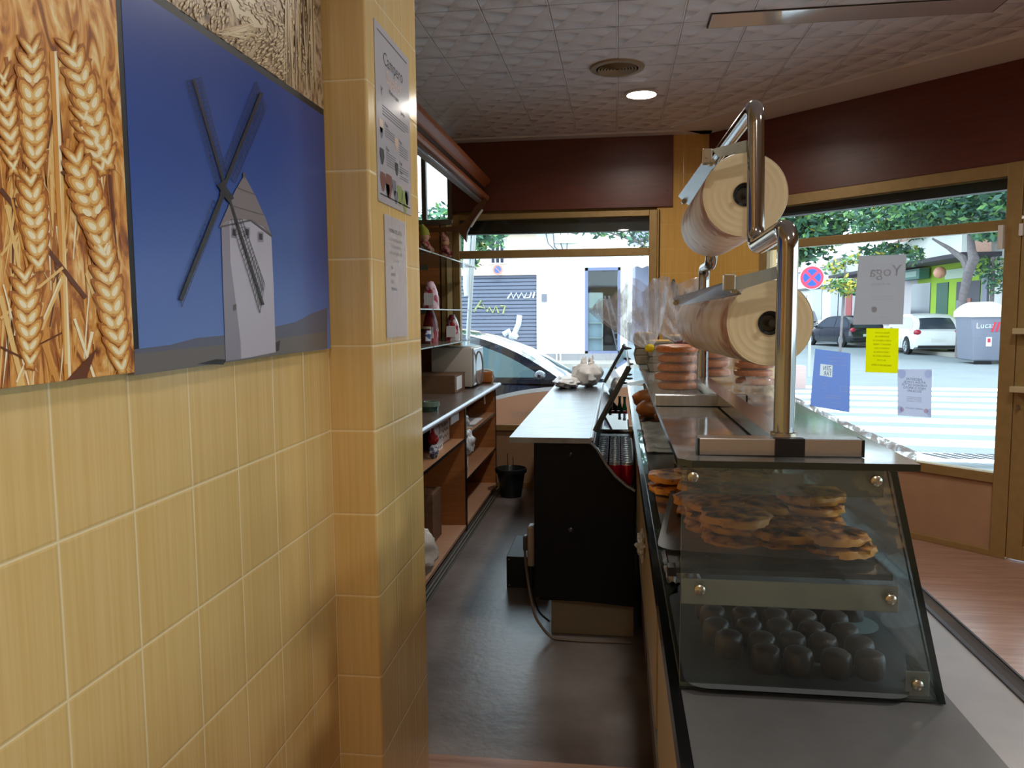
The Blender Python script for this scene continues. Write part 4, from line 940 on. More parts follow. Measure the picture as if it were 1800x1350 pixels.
for px, py in ((1218, 838), (1540, 845), (1230, 1036), (1565, 1053), (1612, 1203)):
    p = atY(px, py, YC); bolt(p.x, p.z)
M_ACR = glassmat('clear_acrylic_strip', '#e4ebe8', 1.0, haze=.12, hazec='#9aa5a2', hscale=9)
MB().box(.100, .366, YC + .009, YC + .013, 1.243, 1.281).build('upper_strip', M_ACR, case)
M_BRK = mat('grey_green_steel', '#c3cbcb', .4, metal=.1, c2='#b2baba', scale=10)
MB().rbox(.094, .392, YC + .009, YC + .013, 1.079, 1.117, .0018).build('middle_bracket', M_BRK, case)
MB().rbox(.405, .437, YC + .009, YC + .012, ZW + .006, ZW + .042, .0012).build('corner_bracket', M_BRK, case)
for y in (2.15, 3.2):
    MB().box(.1, .37, y, y + .004, 1.243, 1.281).build('upper_strip', M_BRK, case); MB().box(.095, .39, y, y + .004, 1.085, 1.121).build('middle_bracket', M_BRK, case)
# trays
def tray(name, label, pts, z, mt, lip=.012, dz=.002):
    cx = sum(p[0] for p in pts) / 4; cy_ = sum(p[1] for p in pts) / 4
    m = MB(); n = len(pts); o2 = [((p[0] - cx) * .97 + cx, (p[1] - cy_) * .985 + cy_) for p in pts]
    vs_ = [(p[0], p[1], z) for p in o2] + [(p[0], p[1], z + dz) for p in o2] + [(p[0], p[1], z + lip) for p in pts] + [(p[0] + (p[0] - cx) * .015, p[1] + (p[1] - cy_) * .01, z + lip) for p in pts]
    fs = [list(range(n))[::-1], list(range(n, 2 * n))]
    for i in range(n):
        j = (i + 1) % n; fs += [(n + i, n + j, 2 * n + j, 2 * n + i), (2 * n + i, 2 * n + j, 3 * n + j, 3 * n + i), (3 * n + i, 3 * n + j, j, i)]
    m.add(vs_, fs); return tag(m.build(name, mt), label, 'tray')
def rrect(x0, x1, y0, y1, r_, rot=0.0, n=5):
    out = []; cx, cy_ = (x0 + x1) / 2, (y0 + y1) / 2
    for (qx, qy, a0) in ((x1 - r_, y1 - r_, 0), (x0 + r_, y1 - r_, PI / 2), (x0 + r_, y0 + r_, PI), (x1 - r_, y0 + r_, 3 * PI / 2)):
        for k in range(n):
            a = a0 + PI / 2 * k / (n - 1); x, y = qx + r_ * math.cos(a) - cx, qy + r_ * math.sin(a) - cy_
            out.append((cx + x * math.cos(rot) - y * math.sin(rot), cy_ + x * math.sin(rot) + y * math.cos(rot)))
    return out
tray('pastry_tray', 'steel tray of flat pastries on the middle glass shelf of the case', rrect(.105, .362, 1.20, 1.70, .03, -.12), ZS + .001, mat('dull_tray_steel', '#6b6d6f', .3, metal=.5))
tray('chocolate_tray', 'clear tray under the dark chocolate domes in the lower tier', rrect(.118, .425, 1.14, 1.52, .03), ZW + .0085, mat('grey_plastic_tray', '#50565a', .4), lip=.004)
# pastries
def pastry_mat(name, cs):
    m, t, b = newmat(name); tc = t.new('ShaderNodeTexCoord'); oi = t.new('ShaderNodeObjectInfo')
    ad = t.new('ShaderNodeVectorMath'); ad.operation = 'ADD'; t.link(tc.outputs['Object'], ad.inputs[0]); t.link(oi.outputs['Location'], ad.inputs[1])
    nz = t.new('ShaderNodeTexNoise', Scale=42.0, Detail=4.0, Distortion=.4); t.link(ad.outputs[0], nz.inputs['Vector'])
    top = t.ramp(nz.outputs[0], [(.38, cs[0]), (.50, cs[1]), (.62, cs[2]), (.78, cs[3])])
    sx_ = t.new('ShaderNodeSeparateXYZ'); t.link(tc.outputs['Normal'], sx_.inputs[0])
    fz = t.ramp(sx_.outputs[2], [(.35, '#000000'), (.8, '#ffffff')])
    t.link(t.mixc(fz, '#cd8a36', top), b.inputs['Base Color']); b.inputs['Roughness'].default_value = .5
    bp = t.new('ShaderNodeBump', Strength=.7, Distance=.004); t.link(nz.outputs[0], bp.inputs['Height']); t.link(bp.outputs[0], b.inputs['Normal'])
    return m
M_PAS = pastry_mat('chocolate_chip_crust', ('#2e1a12', '#9a5a2a', '#d08c40', '#ecb662'))
def pastry_mesh(seed):
    m = MB(); m.blob((0, 0, .009), .050, .054, .0092, .16, 3.2, 36, 12, seed, flat=.4); return m
base_p = []
for sdd in range(4):
    o = pastry_mesh(sdd).build('chip_pastry', M_PAS, smooth=True, local=True); base_p.append(o)
used = [False] * 4; k = 0
def put_pastry(x, y, z, rz, label, tilt=0.0, grp='flat chip pastries piled on the tray'):
    global k
    i = k % 4; k += 1
    o = base_p[i] if not used[i] else base_p[i].copy()
    if used[i]: COL.objects.link(o)
    used[i] = True; o.location = (x, y, z); o.rotation_euler = (tilt, random.uniform(-.05, .05), rz); tag(o, label, 'pastry', grp)
    return o
zt = ZS + .004
rows = [(1.215, [(.185, 3), (.262, 2), (.325, 2)]), (1.30, [(.165, 3), (.245, 3), (.315, 4)]), (1.40, [(.160, 2), (.235, 3), (.305, 3)]), (1.50, [(.165, 2), (.24, 2), (.30, 2)]), (1.60, [(.17, 2), (.25, 2)])]
lv = ['bottom', 'second layer', 'third layer', 'top']
for r_, (y, cs) in enumerate(rows):
    for c_, (x, n) in enumerate(cs):
        for l in range(n):
            put_pastry(x + random.uniform(-.008, .008), y - (x - .23) * .12 + random.uniform(-.012, .012) + l * .004, zt + l * .0185, random.uniform(0, 6.28), 'flat brown chip pastry, %s row from the front, %s stack from the left, %s' % (ORD[r_], ORD[c_], lv[l] if l < n - 1 or n == 1 else 'topmost'), random.uniform(-.06, .06))
p = atZ(1175, 866, ZS + .01)
for l in range(2): put_pastry(.118, 1.60, zt + l * .02 - .003, .4 + l, '%s of two glossy flat pastries set apart left of the tray' % ('lower', 'upper')[l], .03, 'two pastries apart from the tray')
t = thing('price_card', 'small white price card standing on the pile of flat pastries', 'card', (.29, 1.33, 1.2)); m = MB(); m.box(.262, .315, 1.345, 1.3462, 1.196, 1.226); m.build('sheet', transl('pinkish_white_card', '#c3aeb2', .3), t)
# chocolates
m = MB(); m.lathe([(0, 0), (.0195, 0), (.0215, .006), (.0215, .026), (.0195, .033), (.015, .0365), (.007, .038), (0, .0382)], n=24)
choc = m.build('chocolate_dome', mat('dark_chocolate', '#3a2d2a', .42, bump=.25, bscale=60), smooth=True, local=True)
first = True; zc = ZW + .0115
for r_ in range(6):
    for c_ in range(6):
        if (r_, c_) in ((0, 0), (5, 0)): continue
        x = .178 + c_ * .0485 - (.0 if r_ % 2 else .004) + random.uniform(-.003, .003) - r_ * .004; y = 1.155 + r_ * .0495 + random.uniform(-.004, .004)
        if x > .405: continue
        o = choc if first else choc.copy()
        if not first: COL.objects.link(o)
        first = False; o.location = (x, y, zc); o.rotation_euler = (random.uniform(-.05, .05), 0, random.uniform(0, 6))
        tag(o, 'dark chocolate dome on the lower tier, %s row from the front, %s from the left' % (ORD[r_], ORD[c_]), 'chocolate', 'dark chocolate domes on the lower tier')
t = thing('paper_doily', 'round pale blue paper lying right of the chocolate domes in the case', 'doily', (.40, 1.42, ZW))
m = MB(); m.lathe([(0, ZW + .0215), (.045 , ZW + .0215), (.045, ZW + .0209)], (.392, 1.33, 0), 30); m.build('sheet', mat('pale_blue_paper', '#8ea4a9', .6), t)
# papers and breads further back inside the case
def crumple(name, label, c, rx, ry, rz_, seed, mt, amp=.5, cat='paper'):
    m = MB(); N = 16; vs_ = []
    for j in range(N + 1):
        for i in range(N + 1):
            u = i / N * 2 - 1; v = j / N * 2 - 1
            h = rz_ * (.25 + .75 * abs(noise.noise(Vector((u * 2.3, v * 2.3, seed)))) * 1.6) * (1 - .5 * max(abs(u), abs(v)) ** 3)
            vs_.append((c[0] + u * rx * (1 + .1 * noise.noise(Vector((v * 3, seed, 1)))), c[1] + v * ry, c[2] + h))
    lo = [(x, y, max(c[2], z - .0015)) for x, y, z in vs_]; nn = len(vs_)
    fs = [(j * (N + 1) + i, j * (N + 1) + i + 1, (j + 1) * (N + 1) + i + 1, (j + 1) * (N + 1) + i) for j in range(N) for i in range(N)]
    m.add(vs_ + lo, fs + [tuple(nn + q for q in f[::-1]) for f in fs]); return tag(m.build(name, mt, smooth=True), label, cat)
M_BAKE = mat('floury_baking_paper', '#b9aea2', .6, c2='#8d8379', scale=22, sharp=.3)
crumple('baking_paper', 'sheet of crumpled white baking paper on the glass shelf behind the pastries', (.155, 2.32, ZS + .001), .075, .28, .014, 1, M_BAKE)
crumple('baking_paper', 'crumpled white paper just behind the tray of flat pastries', (.20, 1.86, ZS + .001), .06, .07, .03, 4, M_BAKE)
crumple('baking_paper', 'beige crumpled paper bag behind the tray near the sloping glass', (.325, 1.86, ZS + .001), .045, .09, .035, 6, mat('beige_paper_bag', '#a8967c', .6))
crumple('baking_paper', 'dirty white film lying on the counter left of the lower tray', (.135, 1.62, ZW + .009), .035, .10, .02, 9, mat('dusty_film', '#a39b92', .5, c2='#5e5955', scale=30, sharp=.2))
M_BUN = mat('golden_bread_crust', '#b0672c', .45, c2='#8a4a1e', scale=9, bump=.2, bscale=30)
for x, y, r_, lb in ((.118, 2.75, .05, 'round brown bun on the glass shelf behind the white baking paper'), (.155, 2.63, .030, 'small orange bun in front of the round brown bun'), (.12, 3.02, .06, 'large dark loaf at the far end of the middle glass shelf')):
    m = MB(); m.blob((x, y, ZS + .001 + r_ * .62), r_, r_ * 1.15, r_ * .62, .12, 2, 24, 14, int(y * 10)); tag(m.build('bread_bun', M_BUN, smooth=True), lb, 'bread')
t = thing('plastic_tub', 'small clear tub with cream lid under the top glass near the egg boxes', 'tub', (.13, 3.25, ZS)); m = MB(); m.lathe([(0, 0), (.028, 0), (.034, .06), (0, .06)], (.145, 3.30, ZS + .001), 20); m.build('tub_body', mat('cloudy_plastic', '#b7bbb4', .2), t, smooth=True); m = MB(); m.lathe([(0, .061), (.036, .061), (.036, .07), (0, .07)], (.145, 3.30, ZS + .001), 20); m.build('lid', mat('cream_lid', '#a8926f', .35), t)

# ------------------------------------------------------------------ film roll stand on the top glass
ZT0 = ZG1; ZT1 = ZG1 + .026
st = thing('film_roll_stand', 'chrome tube stand carrying two rolls of wrapping film on the glass top', 'stand', (.23, 1.65, ZT0))
M_BAR = mat('satin_steel_bar', '#b3aca9', .22, metal=.85)
m = MB(); m.rbox(.118, .345, 1.135, 1.165, ZT0 + .0005, ZT1, .0015); bar = m.build('near_foot_bar', M_BAR, st)
for x in (.1165, .3445): MB().box(x, x + .003, 1.134, 1.166, ZT0 + .001, ZT1 - .0005).build('end_cap', M_BLACK, bar)
m = MB(); m.rbox(.085, .282, 1.735, 1.765, ZT0 + .0005, ZT1, .0015); bar = m.build('far_foot_bar', M_STEEL, st)
MB().box(.281, .284, 1.734, 1.766, ZT0 + .001, ZT1 - .0005).build('end_cap', M_BLACK, bar)
m = MB(); p0, p1 = Vector((.243, 1.145, 0)), Vector((.236, 2.24, 0)); hw = .019
m.prism([(p0.x - hw, p0.y), (p0.x + hw, p0.y), (p1.x + hw, p1.y), (p1.x - hw, p1.y)], ZT1 - .023, ZT1 + .001, 'z'); m.build('long_rail', M_BAR, st)
MB().box(.225, .266, 1.1325, 1.145, ZT0 + .001, ZT1 + .0005).build('rail_end_cap', M_BLACK, st)
XN = atY(1379, 700, 1.175).x; XN2 = atY(1327, 300, 1.42).x; XF = .238; XF2 = .238
def smooth_path(pts, rad=.03, n=7):
    pts = [Vector(p) for p in pts]; out = [pts[0]]
    for a, b_, c in zip(pts, pts[1:], pts[2:]):
        d1 = (a - b_).normalized(); d2 = (c - b_).normalized(); r_ = min(rad, (a - b_).length * .45, (c - b_).length * .45)
        s_, e = b_ + d1 * r_, b_ + d2 * r_
        for i in range(n + 1):
            t_ = i / n; out.append(s_ * (1 - t_) ** 2 + b_ * 2 * t_ * (1 - t_) + e * t_ * t_)
    out.append(pts[-1]); return out
zk = atY(1375, 385, 1.19).z - .012; zt_ = atY(1322, 172, 1.42).z - .012
path = [(XN, 1.175, ZT1), (XN, 1.175, zk), (XN2, 1.40, zk - .012), (XN2, 1.42, zt_), (XF2, 2.03, zt_ + .02), (XF2, 2.04, zk + .0), (XF, 2.21, zk + .0), (XF, 2.21, ZT1)]
m = MB(); m.tube(smooth_path(path, .035), .0148, 20); m.build('bent_tube', M_CHROME, st, smooth=True)
m = MB(); m.lathe([(.019, 0), (.019, .003), (.0152, .004)], (XN, 1.175, ZT1 + .001), 24); m.build('base_collar', M_NUT, st, smooth=True)
M_FILM = mat('cream_film_roll_end', '#cdbb95', .42, c2='#d9c9a6', scale=6, sharp=.6)
def rollmat():
    m, t, b = newmat('printed_wrap_film'); tc = t.new('ShaderNodeTexCoord'); mp = t.new('ShaderNodeMapping'); mp.inputs['Scale'].default_value = (1, 1, 1); mp.inputs['Rotation'].default_value = (0, .0, .0)
    t.link(tc.outputs['Object'], mp.inputs[0])
    nz = t.new('ShaderNodeTexNoise', Scale=11.0, Detail=3.0, Distortion=.9); t.link(mp.outputs[0], nz.inputs['Vector'])
    sp = t.new('ShaderNodeSeparateXYZ'); t.link(mp.outputs[0], sp.inputs[0])
    wv = t.math('SINE', t.math('ADD', t.math('MULTIPLY', sp.outputs[1], 70.0), t.math('MULTIPLY', nz.outputs[0], 9.0)))
    a = t.ramp(t.math('MULTIPLY', t.math('ADD', wv, 1.0), .5), [(.55, '#e6dcd4'), (.85, '#dccabe')])
    c = t.ramp(nz.outputs[0], [(.57, '#ffffff'), (.64, '#b98a78')])
    mxn = t.new('ShaderNodeMixRGB'); mxn.blend_type = 'MULTIPLY'; mxn.inputs[0].default_value = .8; t.link(a, mxn.inputs[1]); t.link(c, mxn.inputs[2]); t.link(mxn.outputs[0], b.inputs['Base Color'])
    b.inputs['Roughness'].default_value = .38; b.inputs['Specular IOR Level'].default_value = .3; return m
M_WRAP = rollmat()
def film_roll(label, c0, c1, r_, nm):
    c0, c1 = Vector(c0), Vector(c1); d = (c1 - c0); L = d.length; q = d.to_track_quat('Z', 'Y')
    t = thing('film_roll', label, 'film roll', c0)
    m = MB(); m.lathe([(r_ * .985, 0.001), (r_, .004), (r_, L - .004), (r_ * .985, L)], c0, 64, q); 
    m.f = m.f[:-2]; m.fm = m.fm[:-2]; m.build('film_wrap', M_WRAP, t, smooth=True)
    for s_, nmx in ((0, 'near'), (L, 'far')):
        m = MB(); dz = .0008 if s_ == 0 else -.0008
        prof = [(r_ * .986, s_ + dz)]; 
        for i in range(14):
            rr = r_ * (.98 - .70 * i / 13); prof.append((rr, s_ + dz + (.0006 if i % 3 == 0 else 0) * (1 if s_ == 0 else -1)))
        m.lathe(prof, c0, 64, q); m.f = [f for f in m.f if len(f) == 4]; m.fm = [0] * len(m.f); m.build('roll_end', M_FILM, t, smooth=True)
    m = MB(); m.lathe([(r_ * .29, .0), (r_ * .29, .006), (r_ * .20, .008), (r_ * .20, L - .006), (r_ * .29, L)], c0, 32, q); m.f = [f for f in m.f if len(f) == 4]; m.fm = [0] * len(m.f)
    core = m.build('core', mat('black_plastic_core', '#131315', .4), t, smooth=True)
    m = MB(); m.cyl(c0 + d.normalized() * -.012, c0 + d.normalized() * (L + .01), .0055, n=12); m.lathe([(r_ * .19, .012), (.006, .013)], c0, 24, q); m.build('spindle', mat('dark_spindle', '#4a4740', .3, metal=.6), core, smooth=True)
    return t
a0 = atY(1310, 342, 1.485); a1 = atY(1249, 399, 1.485 / .72)
film_roll('upper wide roll of printed clear wrapping film hung on the chrome stand', a0, (a1.x, 1.485 / .72 - .02, a1.z), 70 / F * 1.485, 'u')
b0 = atY(1354, 568, 1.30); b1 = atY(1243, 563, 1.85)
film_roll('lower wide roll of printed clear wrapping film hung on the chrome stand', b0, b1, 73 / F * 1.30, 'l')
def cutter(yn, pa, pb, pc, pd, arm_top, arm_bot, xpost, lab):
    """serrated tear bar: arm from the post, blade plate running back along the roll"""
    m = MB(); a = [atY(x, y, yn) for x, y in (arm_top[0], arm_top[1], arm_bot[1], arm_bot[0])]
    m.add([p for p in a] + [p + Vector((0, .0025, 0)) for p in a], [(0, 1, 2, 3), (7, 6, 5, 4), (0, 1, 5, 4), (1, 2, 6, 5), (2, 3, 7, 6), (3, 0, 4, 7)])
    arm = m.build('cutter_arm', M_ALU, st)
    m = MB(); n_ = (pb - pa).cross(pd - pa).normalized() * .002
    q = [pa, pb, pc, pd]; m.add(q + [p + n_ for p in q], [(0, 1, 2, 3), (7, 6, 5, 4), (0, 1, 5, 4), (1, 2, 6, 5), (2, 3, 7, 6), (3, 0, 4, 7)])
    bl = m.build('tear_bar', mat('bluish_steel_plate', '#a9b0bd', .25, metal=.7, c2='#8f96a5', scale=20, stretch=(1, 1, 6)), arm)
    for c in (pa + (pb - pa) * .5, pa, (pc + pd) * .5):
        m = MB(); m.cyl(c + Vector((0, -.010, -.002)), c + Vector((0, .006, -.002)), .0065, n=6); m.cyl(c + Vector((0, -.016, -.002)), c + Vector((0, .01, -.002)), .003, n=8); m.build('nut', M_NUT, bl)
    m = MB(); m.rbox(pa.x - .008, pa.x + .010, yn - .004, yn + .012, pa.z - .014, pa.z + .012, .002); m.build('hinge_block', M_NUT, bl)
cutter(1.43, atY(1241, 276, 1.44), atY(1258, 291, 1.44), atY(1212, 362, 1.98), atY(1192, 345, 1.98), [(1324, 243), (1252, 262)], [(1324, 265), (1262, 276)], 0, 'u')
cutter(1.24, atY(1278, 496, 1.26), atY(1302, 518, 1.26), atY(1192, 538, 1.80), atY(1183, 524, 1.80), [(1366, 468), (1284, 489)], [(1366, 490), (1296, 511)], 0, 'l')

# ------------------------------------------------------------------ bagged breads, cello, egg boxes, sprig on the glass top
M_LOAF = mat('orange_brown_loaf', '#cf7c38', .4, c2='#a95a24', scale=7, coat=.15)
M_CLR = filmmat('clear_bread_bag', '#efe6dd', .42, .06, 10, (.45, .75), bump=1.0)
base_loaf = None
def loaf_stack(x, y, n, r_, nm, seed):
    global base_loaf
    z = ZG1 + .002
    for l in range(n):
        if base_loaf is None:
            m = MB(); m.blob((0, 0, 0), 1.0, 1.0, .25, .05, 1.6, 32, 14, 3, flat=.45); base_loaf = m.build('flat_loaf', M_LOAF, smooth=True, local=True); o = base_loaf
        else: o = base_loaf.copy(); COL.objects.link(o)
        s_ = r_ * random.uniform(.93, 1.04); o.scale = (s_, s_, r_ * .92); h = r_ * .24 * .92
        o.location = (x + random.uniform(-.003, .003), y, z + h * (2 * l + 1) * 1.0); o.rotation_euler = (0, 0, random.uniform(0, 6))
        tag(o, 'flat round orange-brown loaf, %s from the bottom of the %s bagged stack' % (ORD[l], nm), 'bread', 'flat loaves in clear bags')
    H = r_ * .24 * .92 * 2 * n
    m = MB(); vs_ = []; N = 26; K = 16
    for k in range(K + 1):
        f = k / K; rr = r_ * 1.10 * (1 - max(0, f - .82) ** 1.5 * 7)
        for i in range(N):
            a = 2 * PI * i / N; q = 1 + .06 * noise.noise(Vector((math.cos(a) * 2, math.sin(a) * 2, f * 7 + seed)))
            vs_.append((x + rr * q * math.cos(a), y + rr * q * math.sin(a), z - .0005 + f * (H + .012)))
    m.add(vs_, [(k * N + i, k * N + (i + 1) % N, (k + 1) * N + (i + 1) % N, (k + 1) * N + i) for k in range(K) for i in range(N)] + [[K * N + i for i in range(N)], list(range(N))[::-1]])
    tag(m.build('clear_bread_bag', M_CLR, smooth='all'), 'clear crinkled bag around the %s stack of flat loaves' % nm, 'bread bag', 'clear bags of flat loaves')
    return z + H
z1 = loaf_stack(.148, 1.98, 5, .052, 'left', 1)
z2 = loaf_stack(.275, 2.36, 5, .062, 'middle', 2)
z3 = loaf_stack(.362, 2.12, 6, .050, 'right', 3)
m = MB(); m.blob((.20, 2.28, ZG1 + .07), .04, .06, .068, .25, 2.5, 20, 14, 4); tag(m.build('wrapped_sausage', mat('dark_red_cured_sausage', '#5a1f1a', .3, c2='#7c3a2e', scale=16, sharp=.2), smooth=True), 'dark red wrapped cured bundle behind the left bagged stack', 'wrapped food')
def plume(label, tie, tip_c, wd, seed, tcol='#e8d000', name='cellophane_bag_top'):
    t = thing(name, label, 'cellophane', tie, group='gathered cellophane bag tops')
    tie = Vector(tie); tip = Vector(tip_c); ax = tip - tie; sdv = Vector((1, 0, 0)) - ax.normalized() * ax.normalized().x; sdv.normalize(); nv = ax.normalized().cross(sdv)
    for layer in range(2):
        m = MB(); N = 40; K = 14; vs_ = []
        for k in range(K + 1):
            f = k / K; w_ = .006 + wd * f ** .75
            for i in range(N + 1):
                u = i / N * 2 - 1; rip = math.sin(u * 13 + layer * 1.7 + seed) * .010 * (f ** .7) + .05 * f * noise.noise(Vector((u * 3, f * 2, seed + layer * 7)))
                ln = f * (1 + .05 * math.sin(u * 9 + seed) + .16 * noise.noise(Vector((u * 2.2, seed, layer))) - .12 * abs(u))
                vs_.append(tie + ax * ln + sdv * (u * w_) + nv * (rip + (layer - .5) * .035 * f + .03 * f * (1 - u * u)))
        m.add(vs_, [(k * (N + 1) + i, k * (N + 1) + i + 1, (k + 1) * (N + 1) + i + 1, (k + 1) * (N + 1) + i) for k in range(K) for i in range(N)])
        o = m.build('film_ply', filmmat('streaky_cellophane', '#e3e5ee', .5, .1, 5, (.46, .72), stretch=(9, 3, 1.0), bump=1.5), t, smooth='all')
        sm = o.modifiers.new('thickness', 'SOLIDIFY'); sm.thickness = .0006
    m = MB(); m.blob(tie, .012, .010, .010, .3, 4, 14, 10); m.build('tie', mat('yellow_tie_' + tcol[1:], tcol, .4), t, smooth=True)
tz = atY(1142, 612, 1.98)
plume('clear cellophane bag top fanned above a yellow tie at the left of the bagged loaves', tz, atY(1100, 500, 2.02), .105, 1)
plume('second clear cellophane fan rising behind the first, beside the film roll', atY(1214, 606, 2.35), atY(1165, 512, 2.32), .11, 5, '#dcc020')
# film lying near the post
m = MB(); m.blob((.335, 1.86, ZG1 + .028), .045, .11, .026, .5, 3, 24, 14, 6); tag(m.build('crumpled_film', M_CLR, smooth='all'), 'crumpled clear film lying on the glass top beside the near chrome post', 'plastic film')
M_PULP = mat('grey_egg_box_pulp', '#8a8172', .8, c2='#787060', scale=20); M_YEL = mat('yellow_box_top', '#d8a332', .5)
def eggbox(x, y, z, w_, l_, label, yellow=True, h=.036):
    t = thing('egg_box', label, 'egg box', (x, y, z), group='egg boxes stacked on the glass top')
    m = MB(); m.prism([(x - w_ * .42, z), (x + w_ * .42, z), (x + w_ / 2, z + h), (x - w_ / 2, z + h)], y - l_ / 2, y + l_ / 2, 'y'); m.build('box_base', M_PULP, t, bevel=.003)
    m = MB(); m.prism([(x - w_ / 2, z + h), (x + w_ / 2, z + h), (x + w_ * .42, z + h * 1.75), (x - w_ * .42, z + h * 1.75)], y - l_ / 2, y + l_ / 2, 'y'); m.build('box_lid', M_PULP, t, bevel=.004)
    if yellow: MB().box(x - w_ * .34, x + w_ * .34, y - l_ * .35, y + l_ * .35, z + h * 1.75, z + h * 1.75 + .003).build('box_label', M_YEL, t)
eggbox(.155, 2.82, ZG1 + .001, .10, .14, 'lower grey egg box behind the bagged loaves', False, .030)
eggbox(.152, 2.82, ZG1 + .055, .10, .14, 'upper grey egg box with an orange-yellow top behind the bagged loaves', True, .030)
eggbox(.115, 3.25, ZG1 + .001, .09, .20, 'lower grey egg box of the far stack on the glass top', False, .036)
eggbox(.112, 3.25, ZG1 + .065, .09, .20, 'upper grey egg box of the far stack with a yellow top', True, .034)
eggbox(.235, 3.10, ZG1 + .001, .11, .2, 'grey egg box with yellow top right of the far stack', False, .036)
eggbox(.235, 3.10, ZG1 + .065, .11, .2, 'egg box with orange top resting on the right box', True, .030)
t = thing('potted_plant', 'dark leafed potted plant at the far end of the glass top', 'plant', (.34, 3.95, ZG1))
m = MB(); m.lathe([(0, 0), (.04, 0), (.052, .09), (.055, .092), (.048, .085), (0, .08)], (.34, 3.95, ZG1 + .001), 20); m.build('pot', mat('black_pot', '#16181a', .4), t, smooth=True)
m = MB()
for a, h, l in ((0.3, .24, .08), (2.6, .26, .07), (4.2, .18, .09), (5.5, .21, .08), (1.5, .2, .07)): m.tube([(.34, 3.95, ZG1 + .08), (.34 + math.cos(a) * .02, 3.95 + math.sin(a) * .02, ZG1 + .08 + h * .6), (.34 + math.cos(a) * l, 3.95 + math.sin(a) * l, ZG1 + .08 + h)], .0025, 6)
m.build('stems', mat('plant_stem', '#2b3016', .6), t)
for a, h, l in ((0.3, .24, .08), (2.6, .26, .07), (4.2, .18, .09), (5.5, .21, .08), (1.5, .2, .07), (3.2, .23, .05)):
    m = MB(); m.blob((.34 + math.cos(a) * l, 3.95 + math.sin(a) * l, ZG1 + .085 + h), .012, .010, .034, .1, 2, 12, 8); m.build('leaf', mat('dark_leaf', '#26301c', .5), t, smooth=True)

# ------------------------------------------------------------------ refrigerated display behind the counter
FY0, FY1 = 3.45, 6.25
t = thing('refrigerated_display', 'black sided refrigerated display with a steel worktop and open well of cans', 'refrigerator', (-.15, 4.8, 0))
M_BK = mat('black_fridge_panel', '#05070d', .5, spec=.25)
PR = [(-.374, .195), (.082, .165), (.082, .70), (.045, .722), (-.005, .765), (-.045, .815), (-.085, .885), (-.115, .915), (-.374, .918)]
for y in (FY0, FY1 - .035): m = MB(); m.prism(PR, y, y + .035, 'y'); m.build('end_panel', M_BK, t, bevel=.004)
m = MB(); m.tube([(.083, FY0 - .001, .705), (.045, FY0 - .001, .727), (-.005, FY0 - .001, .770), (-.045, FY0 - .001, .820), (-.085, FY0 - .001, .890), (-.108, FY0 - .001, .915), (-.125, FY0 - .001, .925), (-.36, FY0 - .001, .927)], .0065, 8); m.build('steel_trim', M_STEEL, t, smooth=True)
MB().box(-.374, -.36, FY0 + .035, FY1 - .035, .2, .915).build('service_panel', M_BK, t)
m = MB(); m.prism([(-.485, .918), (-.12, .918), (-.112, .925), (-.112, .935), (-.12, .943), (-.485, .943)], FY0 - .01, FY1, 'y'); m.build('steel_worktop', M_BENCH, t)
m = MB(); m.tube([(-.112, FY0, .937), (-.112, FY1, .937)], .009, 8); m.build('worktop_lip', M_STEEL, t, smooth=True)
M_WELL = mat('grey_well_liner', '#767c88', .35, metal=.2)
m = MB(); m.prism([(-.10, .915), (-.108, .915), (-.108, .69), (.078, .69), (.078, .70), (-.098, .70)], FY0 + .035, FY1 - .035, 'y'); m.build('well_liner', M_WELL, t)
MB().box(.0785, .0825, FY0 + .035, FY1 - .035, .17, .72).build('front_side', M_BK, t)
MB().box(-.355, .078, FY0 + .035, FY1 - .035, .17, .19).build('underside', M_BK, t)
M_PL = mat('beige_plinth', '#8a7d66', .5)
MB().box(-.302, .08, FY0 + .06, FY1 - .1, .002, .165).build('plinth', M_PL, t)
p = atY(1003, 800, FY0); m = MB(); m.lathe([(0, -.006), (.008, -.005), (.012, 0)], p, 16, Vector((0, 1, 0)).to_track_quat('Z', 'Y')); m.build('screw_cap', M_BLACK, t)
p = atY(1003, 932, FY0); m = MB(); m.lathe([(0, -.006), (.008, -.005), (.012, 0)], p, 16, Vector((0, 1, 0)).to_track_quat('Z', 'Y')); m.build('screw_cap', mat('grey_cap', '#2a2e38', .4), t)
# glass lid frames at both ends, leaning over the well
M_FR = mat('dark_steel_frame', '#4d4743', .35, metal=.5)
def fbar(pts, wd, nm='lid_frame'):
    m = MB(); pts = [Vector(p) for p in pts]; m.tube(pts, wd, 8); return m.build(nm, M_FR, t, smooth=True)
q0, q1 = atY(1046, 758, FY0 + .03), atY(1106, 645, FY0 + .03)
fbar([q0, q0.lerp(q1, .35), q1], .0125)
r0, r1 = atY(1062, 672, FY1 - .03), atY(1099, 605, FY1 - .03)
fbar([r0, r1], .014)
fbar([(q1.x, FY0 + .03, q1.z), (q1.x + .01, FY1 - .03, r1.z)], .006, 'lid_top_rail')
g = MB(); a = [q0 + Vector((.006, .01, 0)), q1 + Vector((.006, .01, 0)), r1 + Vector((.006, -.01, 0)), r0 + Vector((.006, -.01, 0))]; nv = (a[1] - a[0]).cross(a[3] - a[0]).normalized() * .004
g.add(a + [p + nv for p in a], [(0, 1, 2, 3), (7, 6, 5, 4), (0, 1, 5, 4), (1, 2, 6, 5), (2, 3, 7, 6), (3, 0, 4, 7)]); g.build('lid_glass', M_PANE, t)
zz = .80
g = MB(); pane(g, -.095, .075, 4.62, 5.35, zz, zz + .008, 'z'); g.build('inner_shelf', [glassmat('bluish_shelf', '#aeb8c8', 1, haze=.3, hazec='#8e98ac'), M_FR], t)
